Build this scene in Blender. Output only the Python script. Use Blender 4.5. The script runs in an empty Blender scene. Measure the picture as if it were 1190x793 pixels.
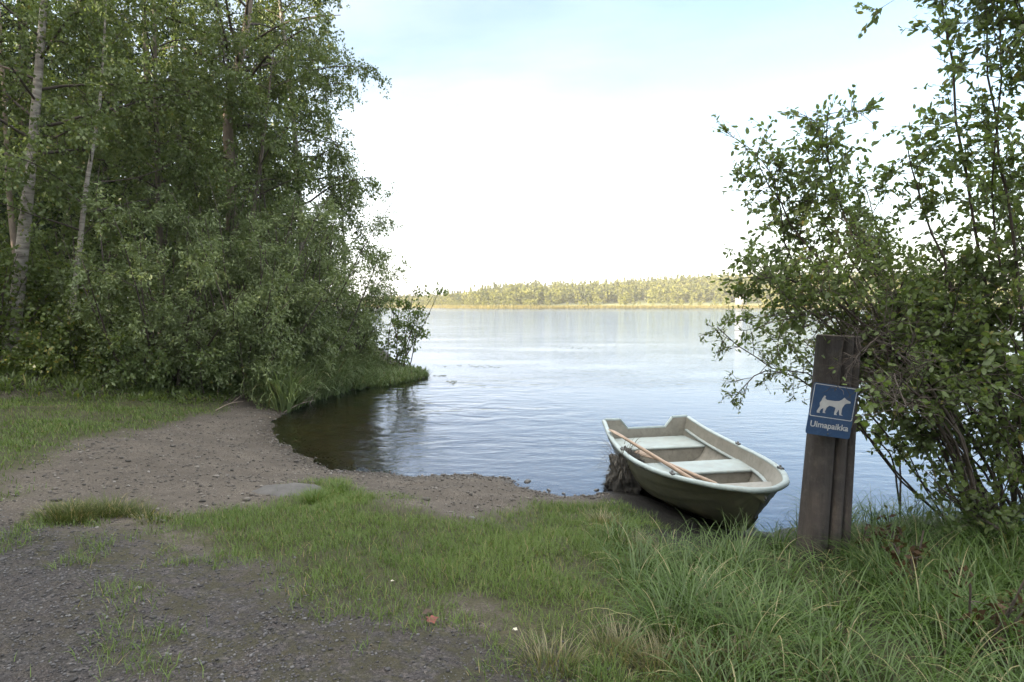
import bpy, math, random
import numpy as np
from mathutils import Vector, Matrix

S = bpy.context.scene
COL = S.collection
R = math.radians
WATER = -0.8
CAMZ = 1.55

# ------------------------------------------------------------------ camera
F = 700.0                      # focal length in pixels of the 1190 px wide photograph
HORIZON = 355.0
PITCH = math.atan((396.5 - HORIZON) / F)
cam_d = bpy.data.cameras.new('camera')
cam = bpy.data.objects.new('camera', cam_d)
COL.objects.link(cam)
cam.location = (0, 0, CAMZ)
cam.rotation_euler = (math.pi / 2 - PITCH, 0, 0)
cam_d.sensor_width = 36
cam_d.lens = 36 * F / 1190
cam_d.clip_end = 6000
cam_d.clip_start = 0.05
S.camera = cam


def ray(px, py):
    u = (px - 595) / F
    v = (396.5 - py) / F
    return np.array([u, math.cos(PITCH) + v * math.sin(PITCH), -math.sin(PITCH) + v * math.cos(PITCH)])


def P(px, py, Y):
    """world point seen at photo pixel (px, py), Y metres in front of the camera"""
    r = ray(px, py)
    return np.array([0, 0, CAMZ]) + r * (Y / r[1])


def on_z(px, py, z):
    r = ray(px, py)
    return np.array([0, 0, CAMZ]) + r * ((z - CAMZ) / r[2])


# ------------------------------------------------------------------ mesh helpers
def mesh_np(name, verts, faces, mat=None, rnd=None, smooth=False, mats=None, midx=None):
    """faces: one (n,k) array or a list of such arrays"""
    if not isinstance(faces, list):
        faces = [faces]
    me = bpy.data.meshes.new(name)
    verts = np.asarray(verts, dtype=np.float32)
    me.vertices.add(len(verts))
    me.vertices.foreach_set('co', verts.ravel())
    loops = np.concatenate([f.ravel() for f in faces]).astype(np.int32)
    tot = np.concatenate([np.full(len(f), f.shape[1], dtype=np.int32) for f in faces])
    start = np.concatenate([[0], np.cumsum(tot)[:-1]]).astype(np.int32)
    me.loops.add(len(loops))
    me.loops.foreach_set('vertex_index', loops)
    me.polygons.add(len(tot))
    me.polygons.foreach_set('loop_start', start)
    if smooth:
        me.polygons.foreach_set('use_smooth', np.ones(len(tot), dtype=bool))
    if rnd is not None:
        a = me.color_attributes.new('rnd', 'FLOAT_COLOR', 'POINT')
        r = np.zeros((len(verts), 4), dtype=np.float32)
        rnd = np.asarray(rnd, dtype=np.float32)
        if rnd.ndim == 1:
            r[:, 0] = rnd
        else:
            r[:, :rnd.shape[1]] = rnd
        r[:, 3] = 1
        a.data.foreach_set('color', r.ravel())
    for m in (mats or ([mat] if mat else [])):
        me.materials.append(m)
    if midx is not None:
        me.polygons.foreach_set('material_index', np.asarray(midx, dtype=np.int32))
    me.update(calc_edges=True)
    return me


def link(name, me, parent=None):
    o = bpy.data.objects.new(name, me)
    COL.objects.link(o)
    if parent is not None:
        o.parent = parent
    return o


def tag(o, label=None, cat=None, group=None, kind=None):
    if label:
        o['label'] = label
    if cat:
        o['category'] = cat
    if group:
        o['group'] = group
    if kind:
        o['kind'] = kind
    return o


def thing(name, label, cat, loc=(0, 0, 0), group=None):
    o = bpy.data.objects.new(name, None)
    o.empty_display_size = 0.2
    COL.objects.link(o)
    o.location = loc
    return tag(o, label, cat, group)


class MB:
    """collects loose shapes into one mesh"""
    def __init__(self):
        self.v, self.f3, self.f4, self.n, self.r = [], [], [], 0, []

    def add(self, v, f, rnd=0.5):
        v = np.asarray(v, dtype=float)
        f = np.asarray(f, dtype=int) + self.n
        (self.f3 if f.shape[1] == 3 else self.f4).append(f)
        self.v.append(v)
        self.r.append(np.full(len(v), rnd) if np.isscalar(rnd) else rnd)
        self.n += len(v)

    def tube(self, pts, rad, sides=6, rnd=0.5, caps=False):
        pts = np.asarray(pts, dtype=float)
        n = len(pts)
        rad = np.broadcast_to(np.asarray(rad, dtype=float), (n,))
        t = np.gradient(pts, axis=0)
        t /= np.linalg.norm(t, axis=1)[:, None] + 1e-9
        ref = np.array([0, 0, 1.0]) if abs(t[:, 2]).mean() < 0.8 else np.array([1.0, 0, 0])
        a = np.cross(t, ref)
        a /= np.linalg.norm(a, axis=1)[:, None] + 1e-9
        b = np.cross(t, a)
        th = np.arange(sides) * 2 * math.pi / sides
        v = pts[:, None, :] + rad[:, None, None] * (np.cos(th)[None, :, None] * a[:, None, :] + np.sin(th)[None, :, None] * b[:, None, :])
        idx = np.arange(n * sides).reshape(n, sides)
        nx = np.roll(idx, -1, axis=1)
        f = np.stack([idx[:-1], nx[:-1], nx[1:], idx[1:]], axis=-1).reshape(-1, 4)
        base = self.n
        self.add(v.reshape(-1, 3), f, rnd)
        if caps:
            for ring, c in ((idx[0], pts[0]), (idx[-1], pts[-1])):
                self.v.append(c[None]); self.r.append(np.array([rnd if np.isscalar(rnd) else 0.5]))
                ci = self.n; self.n += 1
                self.f3.append(np.stack([ring + base, np.roll(ring, -1) + base, np.full(sides, ci)], axis=-1))

    def box(self, c, s, rot=None, rnd=0.5):
        v = np.array([[x, y, z] for x in (-.5, .5) for y in (-.5, .5) for z in (-.5, .5)]) * np.asarray(s)
        if rot is not None:
            v = v @ np.asarray(rot).T
        f = [[0, 1, 3, 2], [4, 6, 7, 5], [0, 4, 5, 1], [2, 3, 7, 6], [0, 2, 6, 4], [1, 5, 7, 3]]
        self.add(v + np.asarray(c), f, rnd)

    def grid(self, g, rnd=0.5, closed=False):
        g = np.asarray(g, dtype=float)
        n, m = g.shape[:2]
        idx = np.arange(n * m).reshape(n, m)
        if closed:
            idx2 = np.concatenate([idx, idx[:, :1]], axis=1)
        else:
            idx2 = idx
        f = np.stack([idx2[:-1, :-1], idx2[1:, :-1], idx2[1:, 1:], idx2[:-1, 1:]], axis=-1).reshape(-1, 4)
        self.add(g.reshape(-1, 3), f, rnd)

    def mesh(self, name, mat, smooth=False):
        fs = []
        if self.f3:
            fs.append(np.concatenate(self.f3))
        if self.f4:
            fs.append(np.concatenate(self.f4))
        return mesh_np(name, np.concatenate(self.v), fs, mat, np.concatenate(self.r), smooth)

    def build(self, name, mat, parent=None, smooth=False):
        return link(name, self.mesh(name, mat, smooth), parent)


def bevel(o, w, seg=2):
    m = o.modifiers.new('bevel', 'BEVEL')
    m.width = w
    m.segments = seg
    m.limit_method = 'ANGLE'
    return o


# ------------------------------------------------------------------ node helpers
def new_mat(name):
    m = bpy.data.materials.new(name)
    m.use_nodes = True
    nt = m.node_tree
    nt.nodes.clear()
    out = nt.nodes.new('ShaderNodeOutputMaterial')
    return m, nt, out


def N(nt, typ, **kw):
    n = nt.nodes.new(typ)
    for k, v in kw.items():
        if k.startswith('in_'):
            n.inputs[int(k[3:])].default_value = v
        else:
            setattr(n, k, v)
    return n


def L(nt, a, b):
    nt.links.new(a, b)


def ramp(nt, fac, stops, interp='LINEAR'):
    r = nt.nodes.new('ShaderNodeValToRGB')
    r.color_ramp.interpolation = interp
    els = r.color_ramp.elements
    while len(els) < len(stops):
        els.new(0.5)
    for e, (p, c) in zip(els, stops):
        e.position = p
        e.color = (*c, 1) if len(c) == 3 else c
    L(nt, fac, r.inputs['Fac'])
    return r.outputs['Color']


def mixc(nt, fac, a, b, blend='MIX'):
    m = nt.nodes.new('ShaderNodeMix')
    m.data_type = 'RGBA'
    m.blend_type = blend
    if isinstance(fac, (int, float)):
        m.inputs[0].default_value = fac
    else:
        L(nt, fac, m.inputs[0])
    for sock, v in ((m.inputs[6], a), (m.inputs[7], b)):
        if isinstance(v, tuple):
            sock.default_value = (*v, 1)
        else:
            L(nt, v, sock)
    return m.outputs[2]


def math_(nt, op, a, b=None, clamp=False):
    m = nt.nodes.new('ShaderNodeMath')
    m.operation = op
    m.use_clamp = clamp
    for i, v in enumerate((a, b)):
        if v is None:
            continue
        if isinstance(v, (int, float)):
            m.inputs[i].default_value = v
        else:
            L(nt, v, m.inputs[i])
    return m.outputs[0]


def noise(nt, scale, detail=3, rough=0.55, vec=None, dist=0.0, stretch=None):
    n = nt.nodes.new('ShaderNodeTexNoise')
    n.inputs['Scale'].default_value = scale
    n.inputs['Detail'].default_value = detail
    n.inputs['Roughness'].default_value = rough
    n.inputs['Distortion'].default_value = dist
    if vec is None:
        tc = nt.nodes.new('ShaderNodeTexCoord')
        vec = tc.outputs['Object']
    if stretch:
        mp = nt.nodes.new('ShaderNodeMapping')
        mp.inputs['Scale'].default_value = stretch
        L(nt, vec, mp.inputs['Vector'])
        vec = mp.outputs[0]
    L(nt, vec, n.inputs['Vector'])
    return n.outputs['Fac']


def attr(nt, name='rnd'):
    a = nt.nodes.new('ShaderNodeAttribute')
    a.attribute_name = name
    s = nt.nodes.new('ShaderNodeSeparateColor')
    L(nt, a.outputs['Color'], s.inputs[0])
    return s.outputs


def leaf_mat(name, dark, light, accent=None, accent_at=0.93, transl=0.35, gloss=0.022, rough=0.45):
    m, nt, out = new_mat(name)
    r = attr(nt)
    col = ramp(nt, r[0], [(0, dark), (1, light)])
    if accent:
        col = mixc(nt, math_(nt, 'GREATER_THAN', r[1], accent_at), col, accent)
    d = N(nt, 'ShaderNodeBsdfDiffuse')
    L(nt, col, d.inputs['Color'])
    t = N(nt, 'ShaderNodeBsdfTranslucent')
    L(nt, mixc(nt, 1.0, col, (1.15, 1.2, 0.65), 'MULTIPLY'), t.inputs['Color'])
    mx = N(nt, 'ShaderNodeMixShader', in_0=transl)
    L(nt, d.outputs[0], mx.inputs[1]); L(nt, t.outputs[0], mx.inputs[2])
    g = N(nt, 'ShaderNodeBsdfGlossy')
    g.inputs['Roughness'].default_value = rough
    g.inputs['Color'].default_value = (1, 1, 1, 1)
    mg = N(nt, 'ShaderNodeMixShader', in_0=gloss)
    L(nt, mx.outputs[0], mg.inputs[1]); L(nt, g.outputs[0], mg.inputs[2])
    L(nt, mg.outputs[0], out.inputs['Surface'])
    return m


def solid_mat(name, col, rough=0.6, var=0.25, scale=6.0, bump=0.0, bscale=60, metallic=0.0, stretch=None, col2=None, dirt=None):
    m, nt, out = new_mat(name)
    b = N(nt, 'ShaderNodeBsdfPrincipled')
    n = noise(nt, scale, 5, 0.6, stretch=stretch)
    c2 = col2 or tuple(x * (1 - var) for x in col)
    c = ramp(nt, n, [(0.3, c2), (0.7, col)])
    if dirt:
        n2 = noise(nt, scale * 3.1, 6, 0.7)
        c = mixc(nt, math_(nt, 'MULTIPLY', ramp(nt, n2, [(0.5, (0, 0, 0)), (0.72, (1, 1, 1))]), 0.75), c, dirt)
    L(nt, c, b.inputs['Base Color'])
    b.inputs['Roughness'].default_value = rough
    b.inputs['Metallic'].default_value = metallic
    if bump:
        bn = noise(nt, bscale, 4, 0.6, stretch=stretch)
        bp = N(nt, 'ShaderNodeBump', in_0=bump)
        bp.inputs['Distance'].default_value = 0.01
        L(nt, bn, bp.inputs['Height'])
        L(nt, bp.outputs[0], b.inputs['Normal'])
    L(nt, b.outputs[0], out.inputs['Surface'])
    return m


# ------------------------------------------------------------------ shoreline and terrain
SHORE_PX = [(690, 577), (650, 577), (622, 566), (590, 556), (540, 552), (480, 555), (430, 550), (385, 546), (350, 530),
            (325, 516), (316, 503), (318, 490), (335, 477), (372, 463), (420, 452), (455, 447), (487, 440)]
shore = [on_z(*p, WATER)[:2] for p in SHORE_PX]
right = [np.array(p) for p in [(900, 40), (300, 14), (60, 9), (20, 7.0), (9, 6.3), (5.6, 6.3), (4.4, 6.5), (3.4, 6.35), (2.7, 6.1), (2.15, 6.25), (1.75, 7.2), (1.35, 7.62)]]
tip = shore[-1]
leftb = [np.array(p) for p in [tip + np.array([0.15, 0.5]), tip + np.array([-0.1, 1.6]), (-4.6, 25), (-7, 32), (-14, 50), (-45, 110), (-130, 260), (-330, 620), (-700, 1100)]]
LAND = np.array(right + shore + leftb + [np.array((-3000, 1200)), np.array((-3000, -1500)), np.array((3000, -1500)), np.array((3000, 40))])


def poly_sd(x, y, poly):
    """signed distance, positive inside"""
    x = np.asarray(x, dtype=float); y = np.asarray(y, dtype=float)
    d = np.full(x.shape, 1e18)
    ins = np.zeros(x.shape, dtype=bool)
    n = len(poly)
    for i in range(n):
        ax, ay = poly[i]; bx, by = poly[(i + 1) % n]
        ex, ey = bx - ax, by - ay
        t = np.clip(((x - ax) * ex + (y - ay) * ey) / (ex * ex + ey * ey + 1e-12), 0, 1)
        d = np.minimum(d, (x - ax - t * ex) ** 2 + (y - ay - t * ey) ** 2)
        c = ((ay > y) != (by > y)) & (x < (bx - ax) * (y - ay) / (by - ay + 1e-12) + ax)
        ins ^= c
    return np.where(ins, 1, -1) * np.sqrt(d)


def sstep(a, b, x):
    t = np.clip((x - a) / (b - a), 0, 1)
    return t * t * (3 - 2 * t)


def vnoise(x, y, s, seed=0):
    """smooth value noise 0..1"""
    x = np.asarray(x) * s; y = np.asarray(y) * s
    xi = np.floor(x).astype(np.int64); yi = np.floor(y).astype(np.int64)
    fx = x - xi; fy = y - yi
    fx = fx * fx * (3 - 2 * fx); fy = fy * fy * (3 - 2 * fy)

    def h(a, b):
        q = (a * 374761393 + b * 668265263 + seed * 974711) & 0x7fffffff
        q = ((q ^ (q >> 13)) * 1274126177) & 0x7fffffff
        return ((q ^ (q >> 16)) & 0xffff) / 65535.0
    return (h(xi, yi) * (1 - fx) + h(xi + 1, yi) * fx) * (1 - fy) + (h(xi, yi + 1) * (1 - fx) + h(xi + 1, yi + 1) * fx) * fy


def fbm(x, y, s, seed=0):
    return (vnoise(x, y, s, seed) * 0.55 + vnoise(x, y, s * 2.1, seed + 1) * 0.3 + vnoise(x, y, s * 4.3, seed + 2) * 0.15)


BANK = np.array([(-3.0, 23), tip + np.array([0.4, -0.8]), (-5.0, 14.4), (-7.2, 11.6), (-30, 8), (-60, 60), (-8, 60)])


def ground_z(x, y):
    x = np.asarray(x, dtype=float); y = np.asarray(y, dtype=float)
    near = poly_sd(x, y, LAND) + (fbm(x, y, 1.3, 3) - 0.5) * 0.35 * (np.hypot(x, y) < 60)
    land = WATER + 0.82 * np.tanh(near / 5.0)
    bk = sstep(-0.3, 0.8, poly_sd(x, y, BANK))
    land = WATER + (land - WATER) * (1 - 0.72 * bk * sstep(-9.5, -6.0, x))
    land = land + bk * (0.10 + 0.22 * sstep(-4.2, -6.5, x)) * sstep(0.0, 0.5, near)
    land = land + np.clip(-x - 9, 0, 60) * 0.03 * bk
    land = land + (fbm(x, y, 2.2, 11) - 0.5) * 0.07 * sstep(0.0, 0.6, near) + (fbm(x, y, 0.7, 21) - 0.5) * 0.10 * sstep(0.3, 2, near)
    water = WATER + np.maximum(near * 0.2, -3.0)
    return np.where(near > 0, land, water)


def gz(x, y):
    return float(ground_z(np.array([x]), np.array([y]))[0])


def on_ground(px, py):
    r = ray(px, py)
    ts = np.geomspace(1.0, 120, 1500)
    pts = np.array([0, 0, CAMZ]) + ts[:, None] * r
    z = ground_z(pts[:, 0], pts[:, 1])
    k = int(np.argmax(pts[:, 2] < np.maximum(z, WATER)))
    return pts[k]


def gpoly(pxs):
    return np.array([on_ground(*p)[:2] for p in pxs])


LAWN = gpoly([(205, 604), (300, 590), (345, 578), (385, 560), (430, 580), (520, 600), (600, 594), (650, 582), (700, 588), (740, 600),
              (790, 650), (830, 700), (860, 793), (900, 900), (760, 900), (690, 793), (620, 745), (560, 690), (490, 672), (400, 690), (320, 660), (230, 625)])
SPARSE = gpoly([(-60, 608), (240, 600), (720, 640), (760, 793), (700, 900), (260, 900), (150, 780), (90, 700), (30, 655)])
GRAVEL = gpoly([(-500, 600), (0, 603), (150, 612), (230, 650), (330, 668), (450, 700), (570, 730), (680, 800), (760, 900), (900, 1050), (-700, 1050)])
BANKGRASS = np.concatenate([gpoly([(0, 466), (120, 460), (262, 464), (240, 484), (150, 500), (62, 522), (22, 545), (0, 580)]), np.array([(-13.5, 7.5), (-20, 10.5), (-20, 14)])])
SEDGE = np.concatenate([gpoly([(705, 600), (760, 640), (830, 650), (920, 640), (985, 600), (1040, 575), (1120, 590), (1190, 610)]),
                        np.array([(6.2, 5.6), (7.5, 3.0), (4.5, 1.2), (1.3, 1.5)]), gpoly([(840, 793), (790, 730), (745, 670)])])
MUD = gpoly([(700, 540), (760, 545), (840, 560), (915, 580), (920, 625), (870, 645), (790, 645), (725, 615), (700, 585)])

# non-uniform grid: dense near the camera, sparse to the horizon
def axis(segs):
    a = [np.arange(s, e, st) for s, e, st in segs]
    return np.unique(np.round(np.concatenate(a), 4))


gx = axis([(-3000, -300, 300), (-300, -60, 24), (-60, -20, 2.0), (-20, -12, 0.4), (-12, -6, 0.12), (-6, 6.5, 0.06), (6.5, 12, 0.3), (12, 60, 3), (60, 300, 30), (300, 3001, 300)])
gy = axis([(-1500, -100, 100), (-100, -10, 6), (-10, 1, 0.5), (1, 11, 0.06), (11, 24, 0.12), (24, 40, 0.8), (40, 120, 6), (120, 400, 30), (400, 1501, 100)])
GX, GY = np.meshgrid(gx, gy)
X, Y = GX.ravel(), GY.ravel()
Z = ground_z(X, Y)
nearsd = poly_sd(X, Y, LAND)
grass_m = np.maximum(sstep(-0.25, 0.25, poly_sd(X, Y, LAWN) + (fbm(X, Y, 1.7, 31) - .5) * .9), 0.0)
sparse_m = sstep(-0.3, 0.3, poly_sd(X, Y, SPARSE) + (fbm(X, Y, 2.1, 33) - .5) * 1.2)
bankg_m = sstep(-0.3, 0.3, poly_sd(X, Y, BANKGRASS) + (fbm(X, Y, 1.3, 35) - .5) * .8)
sedge_m = sstep(-0.3, 0.3, poly_sd(X, Y, SEDGE))
grav_m = sstep(-0.4, 0.4, poly_sd(X, Y, GRAVEL) + (fbm(X, Y, 1.4, 37) - .5) * 1.0)
forest_m = np.maximum(sstep(-0.2, 1.2, poly_sd(X, Y, BANK)), sstep(8, 12, np.hypot(X * 0.7, Y - 3)) * (nearsd > 2.5))
mud_m = np.maximum(sstep(-0.3, 0.3, poly_sd(X, Y, MUD)), sstep(0.5, 0.0, -nearsd * 0 + np.abs(nearsd + 0.1)) * 0.0)
greens = np.clip(np.maximum.reduce([grass_m, bankg_m, sedge_m]), 0, 1)
zone = np.stack([greens, grav_m, np.maximum(forest_m * (1 - bankg_m), 0)], axis=1)
nxg = len(gx); nyg = len(gy)
idx = np.arange(nxg * nyg).reshape(nyg, nxg)
gf = np.stack([idx[:-1, :-1], idx[:-1, 1:], idx[1:, 1:], idx[1:, :-1]], axis=-1).reshape(-1, 4)


def ground_material():
    m, nt, out = new_mat('ground_soil')
    b = N(nt, 'ShaderNodeBsdfPrincipled')
    tc = N(nt, 'ShaderNodeTexCoord')
    ob = tc.outputs['Object']
    z = attr(nt, 'rnd')
    z2 = attr(nt, 'zone2')
    # gravel: stones of random grey in two sizes
    vor = N(nt, 'ShaderNodeTexVoronoi'); vor.inputs['Scale'].default_value = 62; L(nt, ob, vor.inputs['Vector'])
    vs = N(nt, 'ShaderNodeSeparateColor'); L(nt, vor.outputs['Color'], vs.inputs[0])
    stone = ramp(nt, vs.outputs[0], [(0, (0.030, 0.030, 0.034)), (0.5, (0.075, 0.074, 0.082)), (0.85, (0.12, 0.118, 0.125)), (1, (0.22, 0.21, 0.21))])
    vor2 = N(nt, 'ShaderNodeTexVoronoi'); vor2.inputs['Scale'].default_value = 150; L(nt, ob, vor2.inputs['Vector'])
    vs2 = N(nt, 'ShaderNodeSeparateColor'); L(nt, vor2.outputs['Color'], vs2.inputs[0])
    fine = ramp(nt, vs2.outputs[1], [(0, (0.035, 0.032, 0.032)), (0.6, (0.085, 0.078, 0.078)), (1, (0.17, 0.16, 0.155))])
    big = noise(nt, 0.9, 4, 0.6, ob)
    gravel = mixc(nt, ramp(nt, noise(nt, 5, 4, 0.6, ob), [(0.4, (0, 0, 0)), (0.6, (1, 1, 1))]), fine, stone)
    gravel = mixc(nt, 0.6, gravel, ramp(nt, big, [(0.3, (0.6, 0.6, 0.62)), (0.7, (1.15, 1.12, 1.1))]), 'MULTIPLY')
    # beach: finer, browner, streaked
    vor3 = N(nt, 'ShaderNodeTexVoronoi'); vor3.inputs['Scale'].default_value = 95; L(nt, ob, vor3.inputs['Vector'])
    vs3 = N(nt, 'ShaderNodeSeparateColor'); L(nt, vor3.outputs['Color'], vs3.inputs[0])
    sand = ramp(nt, vs3.outputs[2], [(0, (0.06, 0.051, 0.042)), (0.6, (0.135, 0.117, 0.098)), (1, (0.25, 0.225, 0.195))])
    sand = mixc(nt, ramp(nt, noise(nt, 2.2, 6, 0.65, ob), [(0.35, (0, 0, 0)), (0.65, (1, 1, 1))]), sand, (0.098, 0.085, 0.072))
    sand = mixc(nt, 0.55, sand, ramp(nt, noise(nt, 1.3, 5, 0.7, ob), [(0.25, (0.55, 0.52, 0.5)), (0.75, (1.2, 1.18, 1.15))]), 'MULTIPLY')
    # soil under grass, forest litter
    soil = ramp(nt, noise(nt, 14, 6, 0.7, ob), [(0.3, (0.035, 0.034, 0.018)), (0.55, (0.06, 0.062, 0.026)), (0.75, (0.10, 0.085, 0.05))])
    litter = ramp(nt, noise(nt, 10, 6, 0.75, ob), [(0.3, (0.018, 0.016, 0.010)), (0.6, (0.05, 0.04, 0.022)), (0.8, (0.09, 0.06, 0.03))])
    c = mixc(nt, z[1], sand, gravel)
    c = mixc(nt, math_(nt, 'MULTIPLY', z2[0], ramp(nt, noise(nt, 7, 5, 0.7, ob), [(0.42, (0, 0, 0)), (0.58, (0.7, 0.7, 0.7))])), c, soil)
    c = mixc(nt, z[0], c, soil)
    c = mixc(nt, z[2], c, litter)
    c = mixc(nt, z2[1], c, (0.012, 0.0105, 0.008))
    c = mixc(nt, z2[2], c, mixc(nt, 1.0, c, (0.42, 0.36, 0.28), 'MULTIPLY'))
    c = mixc(nt, z[1], mixc(nt, 1.0, c, (0.68, 0.67, 0.66), 'MULTIPLY'), mixc(nt, 1.0, c, (0.52, 0.49, 0.47), 'MULTIPLY'))
    L(nt, c, b.inputs['Base Color'])
    rgh = N(nt, 'ShaderNodeMapRange')
    L(nt, z2[2], rgh.inputs[0]); rgh.inputs[3].default_value = 0.95; rgh.inputs[4].default_value = 0.45
    L(nt, rgh.outputs[0], b.inputs['Roughness'])
    b.inputs['Specular IOR Level'].default_value = 0.3
    h = math_(nt, 'ADD', math_(nt, 'MULTIPLY', vor.outputs['Distance'], -0.9), math_(nt, 'MULTIPLY', noise(nt, 45, 5, 0.7, ob), 0.8))
    h = math_(nt, 'ADD', h, math_(nt, 'MULTIPLY', vor2.outputs['Distance'], -0.5))
    bp = N(nt, 'ShaderNodeBump', in_0=0.8); bp.inputs['Distance'].default_value = 0.012
    L(nt, h, bp.inputs['Height']); L(nt, bp.outputs[0], b.inputs['Normal'])
    L(nt, b.outputs[0], out.inputs['Surface'])
    return m


M_GROUND = ground_material()
wet = sstep(0.45, 0.02, nearsd + (fbm(X, Y, 2.5, 41) - .5) * .3) * sstep(-0.5, -0.1, nearsd)
zone2 = np.stack([np.maximum(sparse_m, 0.25 * grav_m), mud_m, wet], axis=1)


def submesh(name, sel):
    f = gf[sel]
    used, inv = np.unique(f, return_inverse=True)
    me = mesh_np(name, np.stack([X, Y, Z], 1)[used], inv.reshape(f.shape), M_GROUND, zone[used], True)
    a = me.color_attributes.new('zone2', 'FLOAT_COLOR', 'POINT')
    q = np.ones((len(used), 4), dtype=np.float32); q[:, :3] = zone2[used]
    a.data.foreach_set('color', q.ravel())
    return tag(link(name, me), kind='structure')


fx_ = X[gf].mean(1); fy_ = Y[gf].mean(1)
f_near = nearsd[gf].mean(1)
f_grav = (zone[:, 1] * (1 - greens))[gf].mean(1) > 0.5
f_beach = (~f_grav) & (f_near > -0.15) & ((greens)[gf].mean(1) < 0.5) & (zone[:, 2][gf].mean(1) < 0.5) & (fy_ > 2) & (fy_ < 16) & (fx_ > -14) & (fx_ < 5)
f_bed = f_near <= -0.15
tag(submesh('gravel_path', f_grav), 'grey gravel path with grass growing through it', 'path', kind='structure')
tag(submesh('beach', f_beach & ~f_bed), 'brown gravelly beach sloping to the water', 'beach', kind='structure')
tag(submesh('lake_bed', f_bed & ~f_grav), kind='structure')
tag(submesh('ground', ~(f_grav | f_bed | f_beach)), 'grassy lakeside ground', 'ground', kind='structure')

# ------------------------------------------------------------------ water
def water_material():
    m, nt, out = new_mat('lake_water')
    tc = N(nt, 'ShaderNodeTexCoord'); ob = tc.outputs['Object']
    n1 = noise(nt, 1.0, 3, 0.55, ob, stretch=(1.6, 3.6, 1))
    n2 = noise(nt, 1.0, 3, 0.5, ob, stretch=(7, 11, 1))
    n3 = noise(nt, 1.0, 2, 0.5, ob, stretch=(0.12, 0.35, 1))
    h = math_(nt, 'ADD', math_(nt, 'MULTIPLY', n1, 0.75), math_(nt, 'MULTIPLY', n2, 0.22))
    n4 = noise(nt, 1.0, 2, 0.45, ob, dist=0.6, stretch=(1.1, 1.5, 1))
    amp = ramp(nt, n3, [(0.35, (0.35, 0.35, 0.35)), (0.65, (1, 1, 1))])
    bp = N(nt, 'ShaderNodeBump')
    sp = N(nt, 'ShaderNodeSeparateXYZ'); L(nt, ob, sp.inputs[0])
    wind = N(nt, 'ShaderNodeMapRange')
    L(nt, sp.outputs[1], wind.inputs[0])
    for k_, v_ in ((1, 25.0), (2, 160.0), (3, 0.28), (4, 1.0)):
        wind.inputs[k_].default_value = v_
    # cat's paws in the mouth of the cove
    vd = N(nt, 'ShaderNodeVectorMath', operation='DISTANCE'); L(nt, ob, vd.inputs[0]); vd.inputs[1].default_value = (-2.6, 15.0, 0)
    cv = N(nt, 'ShaderNodeMapRange', interpolation_type='SMOOTHSTEP'); L(nt, vd.outputs['Value'], cv.inputs[0])
    for k_, v_ in ((1, 1.5), (2, 6.5), (3, 0.75), (4, 0.0)):
        cv.inputs[k_].default_value = v_
    h = math_(nt, 'ADD', h, math_(nt, 'MULTIPLY', math_(nt, 'MULTIPLY', n4, cv.outputs[0]), 5.0))
    L(nt, math_(nt, 'MULTIPLY', amp, wind.outputs[0]), bp.inputs['Strength'])
    bp.inputs['Distance'].default_value = 0.10
    L(nt, h, bp.inputs['Height'])
    fr = N(nt, 'ShaderNodeFresnel', in_0=2.35)
    L(nt, bp.outputs[0], fr.inputs['Normal'])
    g = N(nt, 'ShaderNodeBsdfGlossy')
    g.inputs['Color'].default_value = (0.80, 0.865, 1.0, 1)
    g.inputs['Roughness'].default_value = 0.03
    L(nt, bp.outputs[0], g.inputs['Normal'])
    t = N(nt, 'ShaderNodeBsdfTransparent')
    t.inputs['Color'].default_value = (0.80, 0.68, 0.48, 1)
    mx = N(nt, 'ShaderNodeMixShader')
    L(nt, fr.outputs[0], mx.inputs[0]); L(nt, t.outputs[0], mx.inputs[1]); L(nt, g.outputs[0], mx.inputs[2])
    L(nt, mx.outputs[0], out.inputs['Surface'])
    return m


wx = np.array([-3000, -300, -60, -20, 0, 20, 60, 300, 3000.]); wy = np.array([3.0, 15, 40, 120, 400, 1500])
WX, WY = np.meshgrid(wx, wy)
wi = np.arange(WX.size).reshape(WX.shape)
wf = np.stack([wi[:-1, :-1], wi[:-1, 1:], wi[1:, 1:], wi[1:, :-1]], -1).reshape(-1, 4)
tag(link('lake_water', mesh_np('lake_water', np.stack([WX.ravel(), WY.ravel(), np.full(WX.size, WATER)], 1), wf, water_material())),
    'calm pale blue lake with faint ripples', 'water', kind='structure')

# ------------------------------------------------------------------ vegetation generators
def unit(v):
    v = np.asarray(v, dtype=float)
    return v / (np.linalg.norm(v, axis=-1, keepdims=True) + 1e-9)


def smooth_path(ctrl, n):
    """Catmull-Rom through control points"""
    c = np.asarray(ctrl, dtype=float)
    c = np.vstack([2 * c[0] - c[1], c, 2 * c[-1] - c[-2]])
    out = []
    segs = len(c) - 3
    for k in np.linspace(0, segs - 1e-6, n):
        i = int(k); t = k - i
        p0, p1, p2, p3 = c[i:i + 4]
        out.append(0.5 * (2 * p1 + (p2 - p0) * t + (2 * p0 - 5 * p1 + 4 * p2 - p3) * t * t + (3 * p1 - p0 - 3 * p2 + p3) * t ** 3))
    return np.array(out)


def grow(rng, start, d, length, n, droop=0.0, wob=0.12):
    p = np.array(start, dtype=float); d = unit(d)
    pts = [p.copy()]
    st = length / n
    for _ in range(n):
        d = unit(d + wob * rng.normal(size=3) + np.array([0, 0, -droop]))
        p = p + d * st
        pts.append(p.copy())
    return np.array(pts)


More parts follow.
